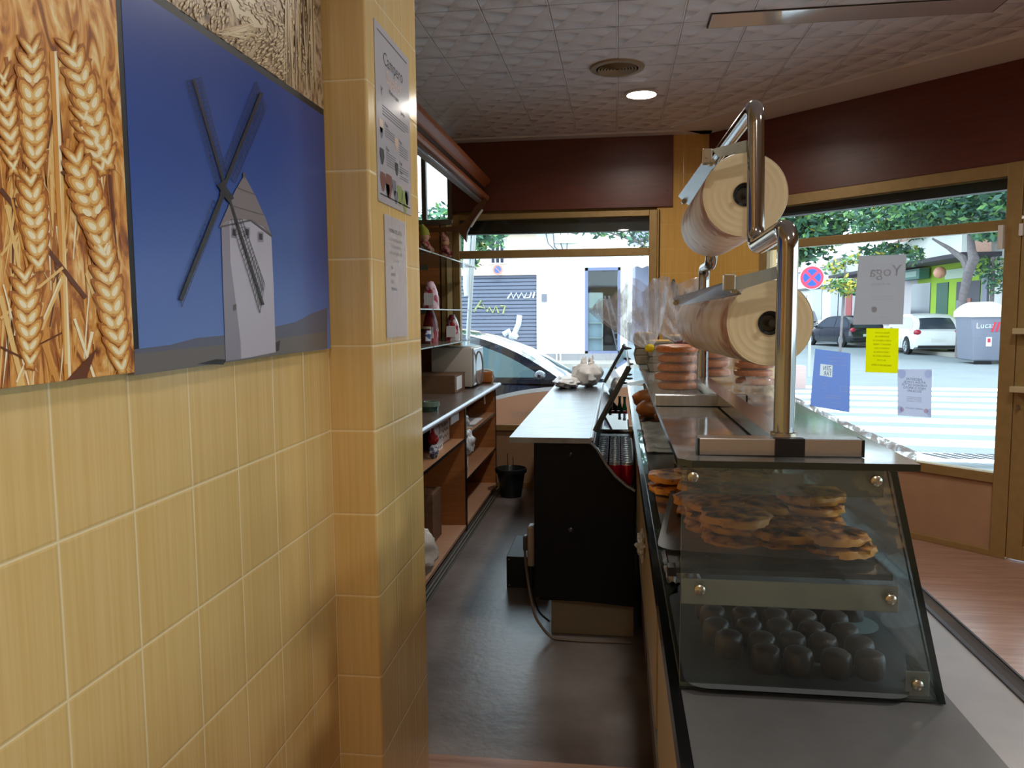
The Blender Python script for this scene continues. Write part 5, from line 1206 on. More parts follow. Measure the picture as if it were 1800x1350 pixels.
m = MB(); m.tube([(-.07, 4.6, zz + .004), (-.05, 4.6, zz - .004), (.075, 4.6, zz - .004)], .010, 8); m.build('shelf_bar', M_FR, t, smooth=True)
for k_ in range(4): MB().box(.02 + .0 * k_, .026, 3.9 + k_ * .55, 3.906 + k_ * .55, .70, .72).build('well_divider', M_FR, t)
t2 = thing('power_outlet_strip', 'beige power socket strip fixed to the aisle side of the black display', 'socket', (-.39, 3.5, .43))
m = MB(); m.rbox(-.41, -.376, 3.47, 3.54, .33, .52, .008, 3); m.build('housing', mat('beige_socket_plastic', '#8d7a68', .4), t2, smooth=True)
m = MB(); m.rbox(-.432, -.41, 3.485, 3.525, .40, .47, .006, 3); m.build('plug', mat('dark_plug', '#3b3430', .4), t2, smooth=True)
m = MB(); m.tube(smooth_path([(-.425, 3.5, .41), (-.42, 3.5, .33), (-.40, 3.48, .2), (-.37, 3.45, .09), (-.32, 3.44, .03), (-.29, 3.43, .008), (-.15, 3.42, .006), (.07, 3.43, .006)], .06), .0065, 8); m.build('cord', mat('brown_grey_cord', '#6b5c50', .5), t2, smooth=True)
m = MB(); m.tube(smooth_path([(-.393, 3.5, .33), (-.392, 3.5, .2), (-.36, 3.5, .1), (-.31, 3.5, .06)], .05), .005, 8); m.build('second_cord', M_BLACK, t2, smooth=True)
p = atZ(890, 1034, 0); t2 = thing('black_floor_box', 'low black metal box on the floor left of the refrigerated display', 'box', (-.5, 4.2, 0))
m = MB(); m.rbox(p.x, -.38, 4.09, 4.5, .0, .175, .004); m.build('shell', mat('matt_black_metal', '#0b0b0d', .55), t2)
m = MB()
for x, z in ((p.x + .015, .16), (p.x + .015, .015)): m.cyl((x, 4.088, z), (x, 4.092, z), .004, n=8)
m.build('screw', M_ALU, t2)
# cans
cm, ct, cb2 = newmat('red_can_print'); cb2.inputs['Base Color'].default_value = lin('#a01226'); cb2.inputs['Roughness'].default_value = .25; cb2.inputs['Metallic'].default_value = .5
m = MB(); m.mi = 1; m.lathe([(0, .008), (.020, .0), (.024, .002), (.0285, .010)], n=24); m.mi = 0; m.lathe([(.0285, .010), (.029, .014), (.029, .096), (.027, .103)], n=24); m.mi = 1; m.lathe([(.027, .103), (.0245, .112), (.0250, .1155), (.0238, .1155), (.0225, .110), (0, .110)], n=24)
m.f = [f for f in m.f if len(f) == 4]; m.fm = ([1] * (3 * 24) + [0] * (3 * 24) + [1] * (5 * 24))[:len(m.f)]
can0 = m.build('drink_can', [cm, M_STEEL], smooth=True, local=True); m = MB(); m.prism([(-.006, -.012), (.006, -.012), (.006, .008), (-.006, .008)], .1105, .112, 'z'); m.build('pull_tab', M_STEEL, can0, local=True)
first = True; CN = {}
def can(x, y, z, label, grp='red drink cans in the refrigerated well', mt=None):
    global first
    if first: o = can0; first = False; o.location = (x, y, z); o.rotation_euler = (0, 0, random.uniform(0, 6)); tag(o, label, 'drink can', grp)
    else: o = dup(can0, (x, y, z), random.uniform(0, 6), label, grp)
    return o
cols = [(-.060, 'left'), (.006, 'middle'), (.0435 + .0, 'right')]
cols = [(-.068, 'left'), (-.0085, 'middle'), (.048, 'right')]
for ci, (x, nm) in enumerate(cols):
    for i in range(13):
        y = 3.56 + .0615 * i
        can(x, y, .7005 + (.0 if i < 0 else .0), 'red silver lidded can, %s row of the well, %s from the near end' % (nm, ORD[i]))
def carton(x0, x1, y0, y1, z0, z1, label, c, nm='drink_carton', mt=None):
    t3 = thing(nm, label, 'carton', ((x0 + x1) / 2, (y0 + y1) / 2, z0)); m = MB(); m.rbox(x0, x1, y0, y1, z0, z1, .003); m.build('carton_body', mt or mat('carton_' + c[1:], c, .4), t3); return t3
carton(-.095, .07, 4.42, 4.50, .7005, .80, 'dark green drinks pack across the well behind the rows of cans', '#2f4a48')
carton(-.09, -.02, 4.66, 4.80, .7005, .775, 'red box under the glass shelf, left of its neighbour', '#8c2f26'); carton(-.01, .065, 4.66, 4.80, .7005, .775, 'red-brown box under the glass shelf, right of its neighbour', '#9a3b2c')
def bottle(x, y, z, label, cap, body, r_=.022, h=.12):
    t3 = thing('drink_bottle', label, 'bottle', (x, y, z), group='small bottles in the refrigerated well')
    m = MB(); m.lathe([(0, 0), (r_, 0), (r_, h * .6), (r_ * .5, h * .82), (r_ * .5, h)], (x, y, z), 18); m.build('bottle_body', body, t3, smooth=True)
    m = MB(); m.lathe([(r_ * .62, h), (r_ * .62, h + .016), (0, h + .017)], (x, y, z), 16); m.build('cap', cap, t3, smooth=True)
RC = mat('red_cap', '#b8182c', .35); GB = mat('green_bottle', '#1d5a38', .15, coat=.5); DB = mat('dark_bottle', '#2c2018', .15, coat=.5); CB = mat('clear_bottle', '#9aa7b8', .1, coat=.5)
i_ = 0
for x, y, cp, bd, lb in ((-.07, 5.45, RC, DB, 'dark bottle with red cap, leftmost in the far well'), (-.03, 5.45, RC, CB, 'clear bottle with red cap, second from the left in the far well'), (.012, 5.45, RC, CB, 'clear bottle with red cap, middle of the far well'), (.055, 5.45, RC, CB, 'clear bottle with red cap, right of the far well'), (.02, 5.7, mat('gold_cap', '#a5843c', .3), GB, 'green bottle with gold cap in the far well'), (.055, 5.66, GB, GB, 'green bottle with green cap against the well front'), (-.05, 5.95, mat('cork_cap', '#b58a52', .6), DB, 'bottle with cork coloured neck, farthest left in the well')):
    bottle(x, y, .7005, lb, cp, bd, .018, .10 if y < 5.6 else .18)
t3 = thing('hanging_cable_bundle', 'tangle of dark leaves and wire hooked on the top of the display frame', 'ornament', (.07, 4.6, 1.1))
m = MB(); base = q1.lerp(r1, .35); pts = [base + Vector((.0, 0, -.01))]
for i in range(26): pts.append(base + Vector((.018 * math.sin(i * 1.7), .05 * math.sin(i * .9), -.01 - i * .0065)))
m.tube(pts, .003, 6); m.build('wire', M_BLACK, t3, smooth=True)
for i in range(6):
    m = MB(); c = base + Vector((.02 * math.sin(i * 2.2), .06 * math.cos(i * 1.3), -.02 - i * .028)); m.blob(c, .022, .012, .007, .2, 3, 12, 8, i); m.build('leaf', mat('black_leaf', '#17181c', .4), t3, smooth=True)
c = base + Vector((.0, 0, .035)); m = MB(); m.tube([c + Vector((-.03, 0, .025)), c + Vector((-.01, 0, .008)), c + Vector((.025, 0, .006))], [.004, .011, .003], 8); m.build('top_leaf', mat('black_leaf', '#17181c', .4), t3, smooth=True)
# white carrier bags on the steel worktop
M_WB = mat('thin_white_carrier_plastic', '#fbfafa', .4, bump=.6, bscale=14)
bag('carrier_bag', 'large white knotted carrier bag at the far end of the steel worktop', (-.225, 5.93, 1.035), (.115, .14, .095), 21, M_WB, amp=.28)
bag('carrier_bag', 'white carrier bag slumped left of the knotted one on the steel worktop', (-.375, 5.85, .985), (.10, .18, .045), 25, M_WB, ears=False, amp=.3)
# buckets by the far window
M_PB = mat('dark_green_pot_plastic', '#161d21', .35)
t3 = thing('plant_pot', 'dark plastic plant pot with two dry sticks on the floor below the far window', 'pot', (-.86, 6.2, 0))
m = MB(); m.lathe([(0, .001), (.085, .001), (.115, .20), (.13, .205), (.132, .235), (.122, .238), (.11, .21), (.10, .19), (0, .17)], (-.865, 6.22, 0), 32); m.build('pot_body', M_PB, t3, smooth=True)
m = MB(); m.lathe([(0, .18), (.10, .18)][::-1], (-.865, 6.22, 0), 24); m.build('soil', mat('dry_soil', '#2a211b', .9), t3)
for x, h in ((-.885, .36), (-.84, .33)): m = MB(); m.cyl((x, 6.2, .17), (x - .006, 6.2, h), .004, .003, 8); m.build('stick', mat('dry_stick', '#3a3029', .8), t3)
for i, (z, lb) in enumerate(((.20, 'lower dark pot of the nested stack beside the display'), (.30, 'upper dark pot of the nested stack beside the display'))):
    m = MB(); m.lathe([(0, .0), (.06, .0), (.08, .12), (.095, .125), (.096, .15), (.085, .15), (0, .03)], (-.53, 6.2, z), 24); tag(m.build('plant_pot', M_PB, smooth=True), lb, 'pot', 'nested pots')
m = MB(); m.rbox(-.60, -.46, 6.1, 6.3, 0, .199, .01); tag(m.build('crate', mat('dark_grey_crate', '#33353a', .6)), 'dark crate on the floor under the nested pots', 'crate')

# ------------------------------------------------------------------ the street outside
ZR = -.12
M_ASPH = mat('blue_grey_asphalt', '#82898e', .8, c2='#757d83', scale=1.2, sharp=.6)
M_PAVE = mat('pale_pavement', '#a6a19a', .8, c2='#99948e', scale=3)
struct(MB().box(-60, 90, YB + .25, 140, ZR - .1, ZR).build('ground', M_ASPH))
struct(MB().box(4.0, 90, -30, YB + .25, ZR - .1, ZR).build('ground', M_ASPH))
b = MB(); b.prism([(-20, YB + .2), (OV.x + .15, YB + .2), (PE.x + .16, PE.y + .1), (PE.x + .16, -12), (6.0, -12), (6.0, 3.9), (1.4, 8.0), (-20, 8.0)], ZR, -.02, 'z'); struct(b.build('pavement', M_PAVE))
struct(MB().box(-40, .9, 23.2, 25.0, ZR, -.0).build('pavement', M_PAVE))
struct(MB().box(11.6, 13.0, 23, 75, ZR, -.0).build('pavement', M_PAVE))
M_STR = mat('white_road_paint', '#eef0f0', .7)
for i in range(9):
    a = Vector((2.3, 8.9 + i * 1.05, 0)); m = MB(); m.prism([(a.x, a.y), (a.x + 6.4, a.y - .9), (a.x + 6.4, a.y - .35), (a.x, a.y + .55)], ZR, ZR + .006, 'z')
    o = m.build('crosswalk_stripe', M_STR); tag(o, 'white zebra crossing stripe on the road outside, %s from the shop' % ORD[i], 'road marking', 'zebra crossing stripes', 'structure')
for i in range(6):
    m = MB(); m.prism([(8.6 + i * .1, 10.5 + i * 1.5), (12.6 + i * .1, 13.2 + i * 1.5), (12.6 + i * .1, 13.9 + i * 1.5), (8.6 + i * .1, 11.2 + i * 1.5)], ZR, ZR + .006, 'z'); o = m.build('crosswalk_stripe', M_STR)
    tag(o, 'white stripe of the second crossing farther right, %s from the shop' % ORD[i], 'road marking', 'second crossing stripes', 'structure')
t = thing('drain_cover', 'dark street drain grate by the kerb outside the corner window', 'drain', (4.2, 6.9, ZR))
p = atZ(1725, 806, -.02)
for i in range(7): m = MB(); m.prism([(p.x - .5 + i * .11, p.y + .25), (p.x - .44 + i * .11, p.y + .25), (p.x - .30 + i * .11, p.y - .05), (p.x - .36 + i * .11, p.y - .05)], -.02, -.014, 'z'); m.build('grate_bar', mat('dark_iron', '#3a3c44', .6), t)
# opposite building
M_PEACH = mat('peach_render', '#f1d8c2', .8); M_WREN = mat('white_render', '#f2f0ec', .8)
t = thing('corner_building', 'low white and peach building with a roller garage door across the street', 'building', (-3, 25, 0))
YO = 25.0
m = MB(); m.box(-16, -5.25, YO, YO + .4, ZR, 4.15); m.box(-5.25, -2.59, YO, YO + .4, 2.77, 4.15); m.build('peach_wall', M_PEACH, t)
m = MB(); m.box(-2.59, -1.03, YO, YO + .4, ZR, 4.15); m.box(-1.03, .10, YO, YO + .4, 2.97, 4.15); m.box(.10, .32, YO, YO + .4, ZR, 4.15); m.box(.0, .32, YO + .4, YO + 8, ZR, 4.15); m.build('white_wall', M_WREN, t)
m = MB(); m.box(-2.45, 4.15 * 0 + .32, YO - .02, YO, ZR, .22); m.build('stone_plinth', mat('grey_stone_plinth', '#8f8d92', .8), t)
m = MB(); m.box(-16, -2.0, YO - .25, YO + .4, 4.15, 4.24); m.build('dark_eave', mat('dark_eave', '#55504f', .7), t)
m = MB(); m.box(-16, .32, YO, YO + 8, 4.24, 4.4); m.build('roof', M_WREN, t)
sh = MB()
for i in range(24): sh.prism([(YO + .12, ZR + i * .121), (YO + .08, ZR + i * .121 + .02), (YO + .08, ZR + i * .121 + .105), (YO + .12, ZR + i * .121 + .121)], -5.24, -2.60, 'x')
M_SH = mat('blue_grey_roller_door', '#6c7286', .6); so = sh.build('roller_door', M_SH, t)
M_GR = mat('white_spray_paint', '#dfe3ea', .7); M_GY = mat('yellow_green_spray', '#a3a877', .7)
def strokes(mt, pts, r_, nm='graffiti'):
    k_ = MB()
    for s_ in pts: k_.tube([atY(x, y, YO + .075) for x, y in s_], r_, 5)
    return k_.build(nm, mt, so)
strokes(M_GR, [[(892, 525), (899, 515), (902, 525), (908, 515), (911, 525), (917, 515), (921, 524), (926, 515), (922, 524), (931, 523), (934, 514)], [(937, 524), (940, 513)]], .03)
strokes(M_GR, [[(913, 554), (911, 570), (904, 586), (908, 594)], [(885, 588), (895, 582), (897, 590), (910, 592)]], .10)
strokes(M_GY, [[(833, 548), (846, 528), (852, 542), (838, 538)], [(856, 548), (860, 540), (866, 550), (872, 538), (876, 550)], [(880, 538), (888, 538), (884, 552)]], .035)
m = MB(); wx0, wz0 = atY(863, 462, YO).x, atY(863, 462, YO).z; wx1, wz1 = atY(886, 424, YO).x, atY(886, 424, YO).z
m.box(wx0 - .08, wx1 + .08, YO - .03, YO, wz0 - .06, wz1 + .08); wnd = m.build('small_window', mat('pinkish_surround', '#c9bdb8', .7), t)
m = MB()
for i in range(3): m.box(wx0 + i * (wx1 - wx0) / 3 + .03, wx0 + (i + 1) * (wx1 - wx0) / 3 - .02, YO - .035, YO - .028, wz0, wz1)
m.build('dark_panes', mat('dark_blue_glass', '#35384e', .2), wnd)
for px in (978, 985): 
    x = atY(px, 500, YO).x; m = MB(); m.tube([(x, YO - .05, ZR), (x, YO - .05, 3.7)], .025, 8); m.build('drain_pipe', M_WREN, t)
m = MB(); m.box(-2.42, -2.25, YO - .06, YO, 1.9, 2.15); m.box(-2.38, -2.3, YO - .065, YO - .06, 1.98, 2.05) ; m.build('intercom', mat('grey_intercom', '#767a86', .5), t)
m = MB(); m.rbox(-2.0, -1.25, YO - .12, YO, 3.75, 4.0, .02); m.build('meter_box', M_WHITE, t)
for i in range(4): m = MB(); m.tube([(-2.3 + i * .25, YO - .06, 4.2), (-2.2 + i * .2, YO - .08, 3.75 - .1 * (i % 2)), (-1.9 + i * .1, YO - .06, 3.45)], .018, 6); m.build('wall_cable', mat('grey_cable', '#6d6a72', .6), t)
fr = MB(); fr.box(-1.03, -.93, YO - .01, YO + .2, .2, 2.97); fr.box(.02, .10, YO - .01, YO + .2, .2, 2.97); fr.box(-1.03, .10, YO - .01, YO + .2, 2.87, 2.97); fr.box(-1.03, .10, YO - .01, YO + .2, .2, .30); fr.build('shop_window_frame', mat('blue_grey_frame', '#6d7698', .5), t)
MB().box(-1.03, .1, YO + .1, YO + .4, ZR, .2).build('window_base', mat('grey_stone_plinth', '#8f8d92', .8), t)
MB().box(-.93, .02, YO + .08, YO + .09, .30, 2.87).build('shop_glass', M_PANE, t)
m = MB(); m.box(-1.0, .1, YO + 3, YO + 3.1, 0, 3); m.box(-1.03, -1.0, YO + .4, YO + 3, 0, 3); m.box(.07, .1, YO + .4, YO + 3, 0, 3); m.box(-1.03, .1, YO + .4, YO + 3, 2.97, 3.0); m.box(-1.03, .1, YO + .4, YO + 3, .1, .2); m.build('room_shell', mat('grey_room', '#7d7f90', .8), t)
t = thing('shelving_unit', 'white empty shelving unit in the shop window across the street', 'shelving', (-.68, YO + .3, .2))
xa, xb, zt1 = atY(1033, 520, YO + .2).x, atY(1060, 520, YO + .2).x, atY(1045, 515, YO + .2).z
m = MB(); m.box(xa, xa + .03, YO + .12, YO + .4, .2, zt1); m.box(xb - .03, xb, YO + .12, YO + .4, .2, zt1); m.build('side_panels', M_WHITE, t)
MB().box(xa, xb, YO + .38, YO + .4, .2, zt1).build('back_panel', mat('pale_blue_panel', '#ccd6e6', .6), t)
for i in range(5): z = .22 + i * (zt1 - .24) / 4; MB().box(xa, xb, YO + .12, YO + .4, z, z + .03).build('shelf', M_WHITE, t)
MB().box(xa + .03, xb - .03, YO + .125, YO + .14, .22 + 3 * (zt1 - .24) / 4, zt1).build('top_door', M_WHITE, t)
t = thing('step_ladder', 'pale step ladder leaning inside the shop window across the street', 'ladder', (-.2, YO + .7, .2))
l0, l1 = atY(1063, 520, YO + .7), atY(1086, 600, YO + .7)
for dx in (0, .22): m = MB(); m.tube([(l0.x + dx * .6, YO + .7, l0.z), (l1.x + dx, YO + .8, .22)], .03, 6); m.build('rail', mat('pinkish_white_ladder', '#cfc6d4', .6), t)
for i in range(7): f = (i + 1) / 9; x = l0.x + (l1.x - l0.x) * f; z = l0.z + (.22 - l0.z) * f; MB().box(x, x + .2, YO + .7, YO + .8, z, z + .03).build('rung', mat('pinkish_white_ladder', '#cfc6d4', .6), t)
t = thing('stool', 'dark metal stool in the shop window across the street', 'stool', (-.2, YO + 1.2, .2))
m = MB(); m.box(-.45, .0, YO + 1.1, YO + 1.5, 1.0, 1.05); m.build('seat', mat('dark_stool', '#34384c', .5), t)
for x in (-.43, -.03): m = MB(); m.tube([(x, YO + 1.3, 1.0), (x + (x + .23) * .4, YO + 1.2, .2)], .02, 6); m.build('leg', mat('dark_stool', '#34384c', .5), t)
def nosign(name, label, c, r_, cols, pole=None, cross=True, thick=.02):
    t = thing(name, label, 'sign', (c[0], c[1], ZR if pole else c[2]))
    Q = Vector((0, -1, 0)).to_track_quat('Z', 'Y')
    m = MB(); m.lathe([(0, 0), (r_ * 1.06, 0), (r_ * 1.06, thick), (0, thick)], c, 40, Q); m.build('plate', M_WHITE, t)
    c2 = Vector(c) + Vector((0, -thick - .002, 0))
    m = MB(); m.lathe([(0, 0), (r_, 0), (r_, .003), (0, .003)], c2, 40, Q); m.build('red_disc', mat(cols[0][0], cols[0][1], .5), t)
    c3 = c2 + Vector((0, -.004, 0)); m = MB(); gap = .16 if cross else .10
    for q in range(4 if cross else 2):
        a0 = PI / 4 + q * PI / 2 if cross else -PI / 4 + q * PI; a1 = a0 + (PI / 2 if cross else PI)
        pts = [(0, 0)]; mid = (a0 + a1) / 2; off = r_ * gap * (1.0 if cross else .7); R_ = r_ * .72
        P2 = []
        for i in range(13):
            a = a0 + (a1 - a0) * i / 12; x, z = R_ * math.cos(a), R_ * math.sin(a)
            P2.append((x, z))
        # inset towards the middle of the wedge
        P2 = [(0, 0)] + P2 if cross else P2
        mx_, mz_ = math.cos(mid) * off, math.sin(mid) * off
        P3 = [(x * (1 - gap) + mx_, z * (1 - gap) + mz_) for x, z in P2]
        m.poly([c3 + Vector((x, 0, z)) for x, z in P3])
    m.build('blue_field', mat(cols[1][0], cols[1][1], .5), t)
    if pole: m = MB(); m.cyl((c[0], c[1] + .05, ZR), (c[0], c[1] + .05, c[2] + r_ * 1.2), .035, n=14); m.build('post', mat('galvanised_post', '#b6bdc4', .5), t, smooth=True)
    return t
p = atY(1427, 488, 20); nosign('no_stopping_sign', 'round red and blue no stopping sign on a post outside the corner window', p, .275, [('sign_pink_red', '#d8324f'), ('sign_blue', '#1c4fd0')], True)
p = atY(875, 474, YO - .06); nosign('no_parking_sign', 'small round faded no parking sign above the garage door', p, .165, [('sign_faded_red', '#c98a78'), ('sign_faded_blue', '#5a6fa5')], None, False)
# leaning galvanised pole right outside the far window
t = thing('street_post', 'tall pale metal street post standing outside the left of the far window', 'post', (-1.35, 7.6, -.02))
pa, pb = atY(834, 400, 7.6), atY(820, 640, 7.6)
m = MB(); m.tube([pa + Vector((0, 0, .5)), pa, pb, (pb.x - .01, 7.6, -.02)], [.022] * 4, 12); m.build('post_tube', mat('galvanised_post', '#b6bdc4', .5), t, smooth=True)
m = MB(); m.tube([atY(824, 400, 7.6) + Vector((0, 0, .4)), atY(820, 500, 7.6), atY(822, 520, 7.6)], .035, 10); m.build('plastic_sleeve', mat('white_conduit', '#dfe4ee', .5), t, smooth=True)

# parked cars
def car(label, L, Wd, H, paint, loc, rz, roof_f=(.16, .52), base_f=(.03, .74), shoulder=.62, hood=.60, plate=False, nm='car', glass='#39424e'):
    t = thing(nm, label, 'car', loc, rz); hw = Wd / 2
    def loft(secs, name, mt, par=t, sm=True):
        m = MB(); n = len(secs[0])
        for s_ in secs:
            for p in s_: m.v.append(Vector(p))
        for a in range(len(secs) - 1):
            for i in range(n): m.f.append([a * n + i, a * n + (i + 1) % n, (a + 1) * n + (i + 1) % n, (a + 1) * n + i]); m.fm.append(0)
        m.f += [list(range(n))[::-1], [(len(secs) - 1) * n + i for i in range(n)]]; m.fm += [0, 0]
        return m.build(name, mt, par, smooth=sm, local=True)
    zs, zh = H * shoulder, H * hood
    prof = [(0.0, .42 * H, .84), (.012, .56 * H, .93), (.04, zs, .97), (.25, zs * 1.01, 1.0), (.55, zs * .99, 1.0), (.72, zh * .99, .99), (.86, zh * .90, .96), (.95, zh * .78, .90), (.99, zh * .60, .80), (1.0, zh * .5, .74)]
    secs = []
    for f, z, k_ in prof:
        x = f * L - L / 2; w_ = hw * k_; zb = .22 if .03 < f < .97 else .30
        secs.append([(x, -w_ * .96, zb), (x, -w_, zb + .12), (x, -w_, z - .16), (x, -w_ * .95, z - .04), (x, -w_ * .82, z), (x, 0, z + .012), (x, w_ * .82, z), (x, w_ * .95, z - .04), (x, w_, z - .16), (x, w_, zb + .12), (x, w_ * .96, zb)])
    loft(secs, 'body_shell', paint)
    b0, b1 = base_f[0] * L - L / 2, base_f[1] * L - L / 2; r0, r1 = roof_f[0] * L - L / 2, roof_f[1] * L - L / 2
    ctl = [(b0, zs - .03), (b0 * .75 + r0 * .25 - .02, zs + (H - zs) * .42), (r0, H - .07), (r0 * .6 + r1 * .4, H), (r1, H - .06), (r1 * .5 + b1 * .5 + .03, zs + (H - zs) * .52), (b1, zs - .05)]
    prof2 = []
    for i in range(len(ctl) - 1):
        p0_, p1_, p2_, p3_ = [Vector(ctl[min(max(j, 0), len(ctl) - 1)]) for j in (i - 1, i, i + 1, i + 2)]
        for q_ in range(5):
            u = q_ / 5; prof2.append(.5 * ((2 * p1_) + (p2_ - p0_) * u + (2 * p0_ - 5 * p1_ + 4 * p2_ - p3_) * u * u + (3 * p1_ - p0_ - 3 * p2_ + p3_) * u ** 3))
    prof2.append(Vector(ctl[-1])); NP = len(prof2)
    kw = lambda z: hw * (.93 - .20 * max(0, (z - zs)) / (H - zs))
    def strip(i0, i1, f, off, name, mt):
        m = MB(); W_ = [-1, -.85, -.4, 0, .4, .85, 1]
        for i in range(i0, i1 + 1):
            p = prof2[i]; d_ = (prof2[min(i + 1, NP - 1)] - prof2[max(i - 1, 0)]).normalized(); n_ = Vector((-d_.y, d_.x)) * (1 if d_.x > 0 else 1)
            for w_ in W_: c_ = .03 * (1 - w_ * w_) ; m.v.append(Vector((p.x + n_.x * (off + c_), kw(p.y) * w_ * f, p.y + n_.y * (off + c_))))
        k_ = len(W_)
        for i in range(i1 - i0):
            for j in range(k_ - 1): m.f.append([i * k_ + j, i * k_ + j + 1, (i + 1) * k_ + j + 1, (i + 1) * k_ + j]); m.fm.append(0)
        return m.build(name, mt, t, smooth=True, local=True)
    MGL = mat('car_glass_' + glass[1:], glass, .06, coat=.8)
    strip(0, NP - 1, 1.0, 0, 'roof', paint); strip(1, 8, .86, .006, 'rear_window', MGL); strip(NP - 9, NP - 2, .88, .006, 'windscreen', MGL)
    for sg in (-1, 1):
        m = MB(); m.poly([(p.x, sg * kw(p.y), p.y) for p in prof2]); m.build('pillar_panel', paint, t, local=True)
        cx = sum(p.x for p in prof2) / NP; cz = zs + (H - zs) * .45
        ins = [Vector((cx + (p.x - cx) * .86, cz + (p.y - cz) * .76)) for p in prof2]; xm = cx - .05
        for side_, nm_ in ((0, 'rear_side_window'), (1, 'front_side_window')):
            pts = [p for p in ins if (p.x < xm - .04) == (side_ == 0) and abs(p.x - xm) > .04]
            zt_ = max(p.y for p in ins); e = xm - .04 if side_ == 0 else xm + .04; zb_ = min(p.y for p in ins)
            pts = (pts + [Vector((e, zt_ - .01)), Vector((e, zb_))]) if side_ == 0 else ([Vector((e, zb_)), Vector((e, zt_ - .01))] + pts)
            m = MB(); m.poly([(p.x, sg * (kw(p.y) + .008), p.y) for p in pts]); m.build(nm_, MGL, t, local=True)
        m = MB(); m.blob((b1 - .30, sg * (hw + .06), zs + .05), .07, .10, .06, 0, 1, 14, 8); m.build('wing_mirror', paint, t, smooth=True, local=True)
        for fx in (.175, .80):
            x = fx * L - L / 2
            Q = Vector((0, sg, 0)).to_track_quat('Z', 'Y')
            m = MB(); m.lathe([(0, 0), (.37, 0), (.37, .02), (.34, .03), (0, .03)], (x, sg * (hw * .985 - .02), .33), 28, Q); m.build('wheel_arch', mat('black_arch', '#0d0e10', .7), t, local=True)
            m = MB(); m.lathe([(.0, -.16), (.29, -.16), (.315, -.13), (.315, -.01), (.29, .03), (.21, .035), (.20, .02)], (x, sg * hw * .985, .315), 28, Q); wl = m.build('wheel', mat('tyre_rubber', '#17181a', .7), t, smooth=True, local=True)
            m = MB(); m.lathe([(.0, .028), (.04, .03), (.06, .018), (.17, .022), (.205, .03), (.205, .0)], (x, sg * hw * .985, .315), 28, Q); 
            for a in range(6): an = a * PI / 3; m.tube([(x + .05 * math.cos(an), sg * (hw * .985 + .026), .315 + .05 * math.sin(an)), (x + .19 * math.cos(an), sg * (hw * .985 + .026), .315 + .19 * math.sin(an))], .018, 6)
            m.build('hubcap', mat('silver_hubcap', '#a9adb3', .3, metal=.6), wl, smooth=True, local=True)
        m = MB(); m.blob((-L / 2 + .10, sg * hw * .80, zs - .10), .10, .14, .11, 0, 1, 14, 8); m.build('tail_light', mat('red_tail_light', '#b0243a', .2, coat=.5), t, smooth=True, local=True)
        m = MB(); m.blob((L / 2 - .22, sg * hw * .70, zh - .17), .16, .13, .07, 0, 1, 14, 8); m.build('head_light', mat('clear_head_light', '#c9cfd6', .1, coat=.6), t, smooth=True, local=True)
        for xx in (b0 + (b1 - b0) * .38, b0 + (b1 - b0) * .80): m = MB(); m.box(xx, xx + .012, sg * hw * 1.0 - .003, sg * hw * 1.0 + .003, .36, zs - .14); m.build('door_gap', M_BLACK, t, local=True)
    m = MB(); m.box(-L / 2 - .012, -L / 2 + .02, -.26, .26, .50, .61); m.build('number_plate', M_WHITE, t, local=True)
    m = MB(); m.rbox(-L / 2 - .03, -L / 2 + .3, -hw * .8, hw * .8, .25, .36, .02); m.rbox(L / 2 - .3, L / 2 + .02, -hw * .72, hw * .72, .25, .36, .02); m.build('bumper_trim', mat('black_bumper', '#1a1b1e', .6), t, local=True)
    return t
P_NAVY = mat('dark_blue_car_paint', '#141a2a', .12, coat=1.0, metal=.3); P_WHT = mat('white_car_paint', '#eeeeee', .25, coat=.6); P_DK = mat('dark_grey_car_paint', '#2b2e3a', .25, coat=.8); P_BLK = mat('black_car_paint', '#20232c', .25, coat=.8)
car('dark blue hatchback parked right outside the far window', 4.25, 1.76, 1.46, P_NAVY, (-1.72, 9.2, ZR), 0, roof_f=(.18, .50), base_f=(.03, .78), glass='#4a6068')
car('white hatchback parked across the junction beside the big waste container', 4.1, 1.75, 1.50, P_WHT, (11.6, 32.0, ZR), PI / 2)
car('black saloon parked ahead of the white hatchback, behind the yellow notice', 4.4, 1.75, 1.42, P_BLK, (10.6, 38.5, ZR), PI / 2 + .25)
car('dark grey tall car parked farther up the side street', 4.2, 1.78, 1.68, P_DK, (9.75, 43.9, ZR), -PI / 2 - .35, roof_f=(.10, .60), base_f=(.02, .80))
car('white car half hidden at the far left of the parked row', 4.2, 1.75, 1.55, P_WHT, (9.0, 49.8, ZR), PI / 2)
car('pale blue car parked beyond the door glass', 4.2, 1.75, 1.5, mat('pale_blue_paint', '#8fa9c4', .25, coat=.7), (12.7, 19.2, ZR), .1)
# waste container
t = thing('waste_container', 'big grey street waste container with a domed white lid', 'container', (11.5, 25.2, ZR))
xa, xb = atY(1704, 600, 25).x, atY(1757, 600, 25).x
m = MB(); m.prism([(xa + .08, ZR + .1), (xb, ZR + .1), (xb + .1, 1.32), (xa - .03, 1.32)], 24.9, 26.0, 'y'); m.build('bin_body', mat('grey_bin_plastic', '#7c7e8e', .5), t, bevel=.04)
m = MB(); m.prism([(xa - .06 + (xb - xa + .2) * i / 12, 1.34 + .42 * math.sin(PI * min(1, i / 12 * .9 + .05)) ** .7) for i in range(13)] + [(xb + .14, 1.30), (xa - .06, 1.30)], 24.85, 26.05, 'y'); m.build('domed_lid', M_WHITE, t, smooth=True)
m = MB(); m.box(xa + .1, xa + .6, 24.885, 24.9, ZR, ZR + .1); m.build('wheels', M_BLACK, t)
m = MB(); m.text('Lucas', .24, (xa + .12, 24.89, .96), (1, 0, .05), UZ); m.build('graffiti', M_GR, t)
m = MB(); 
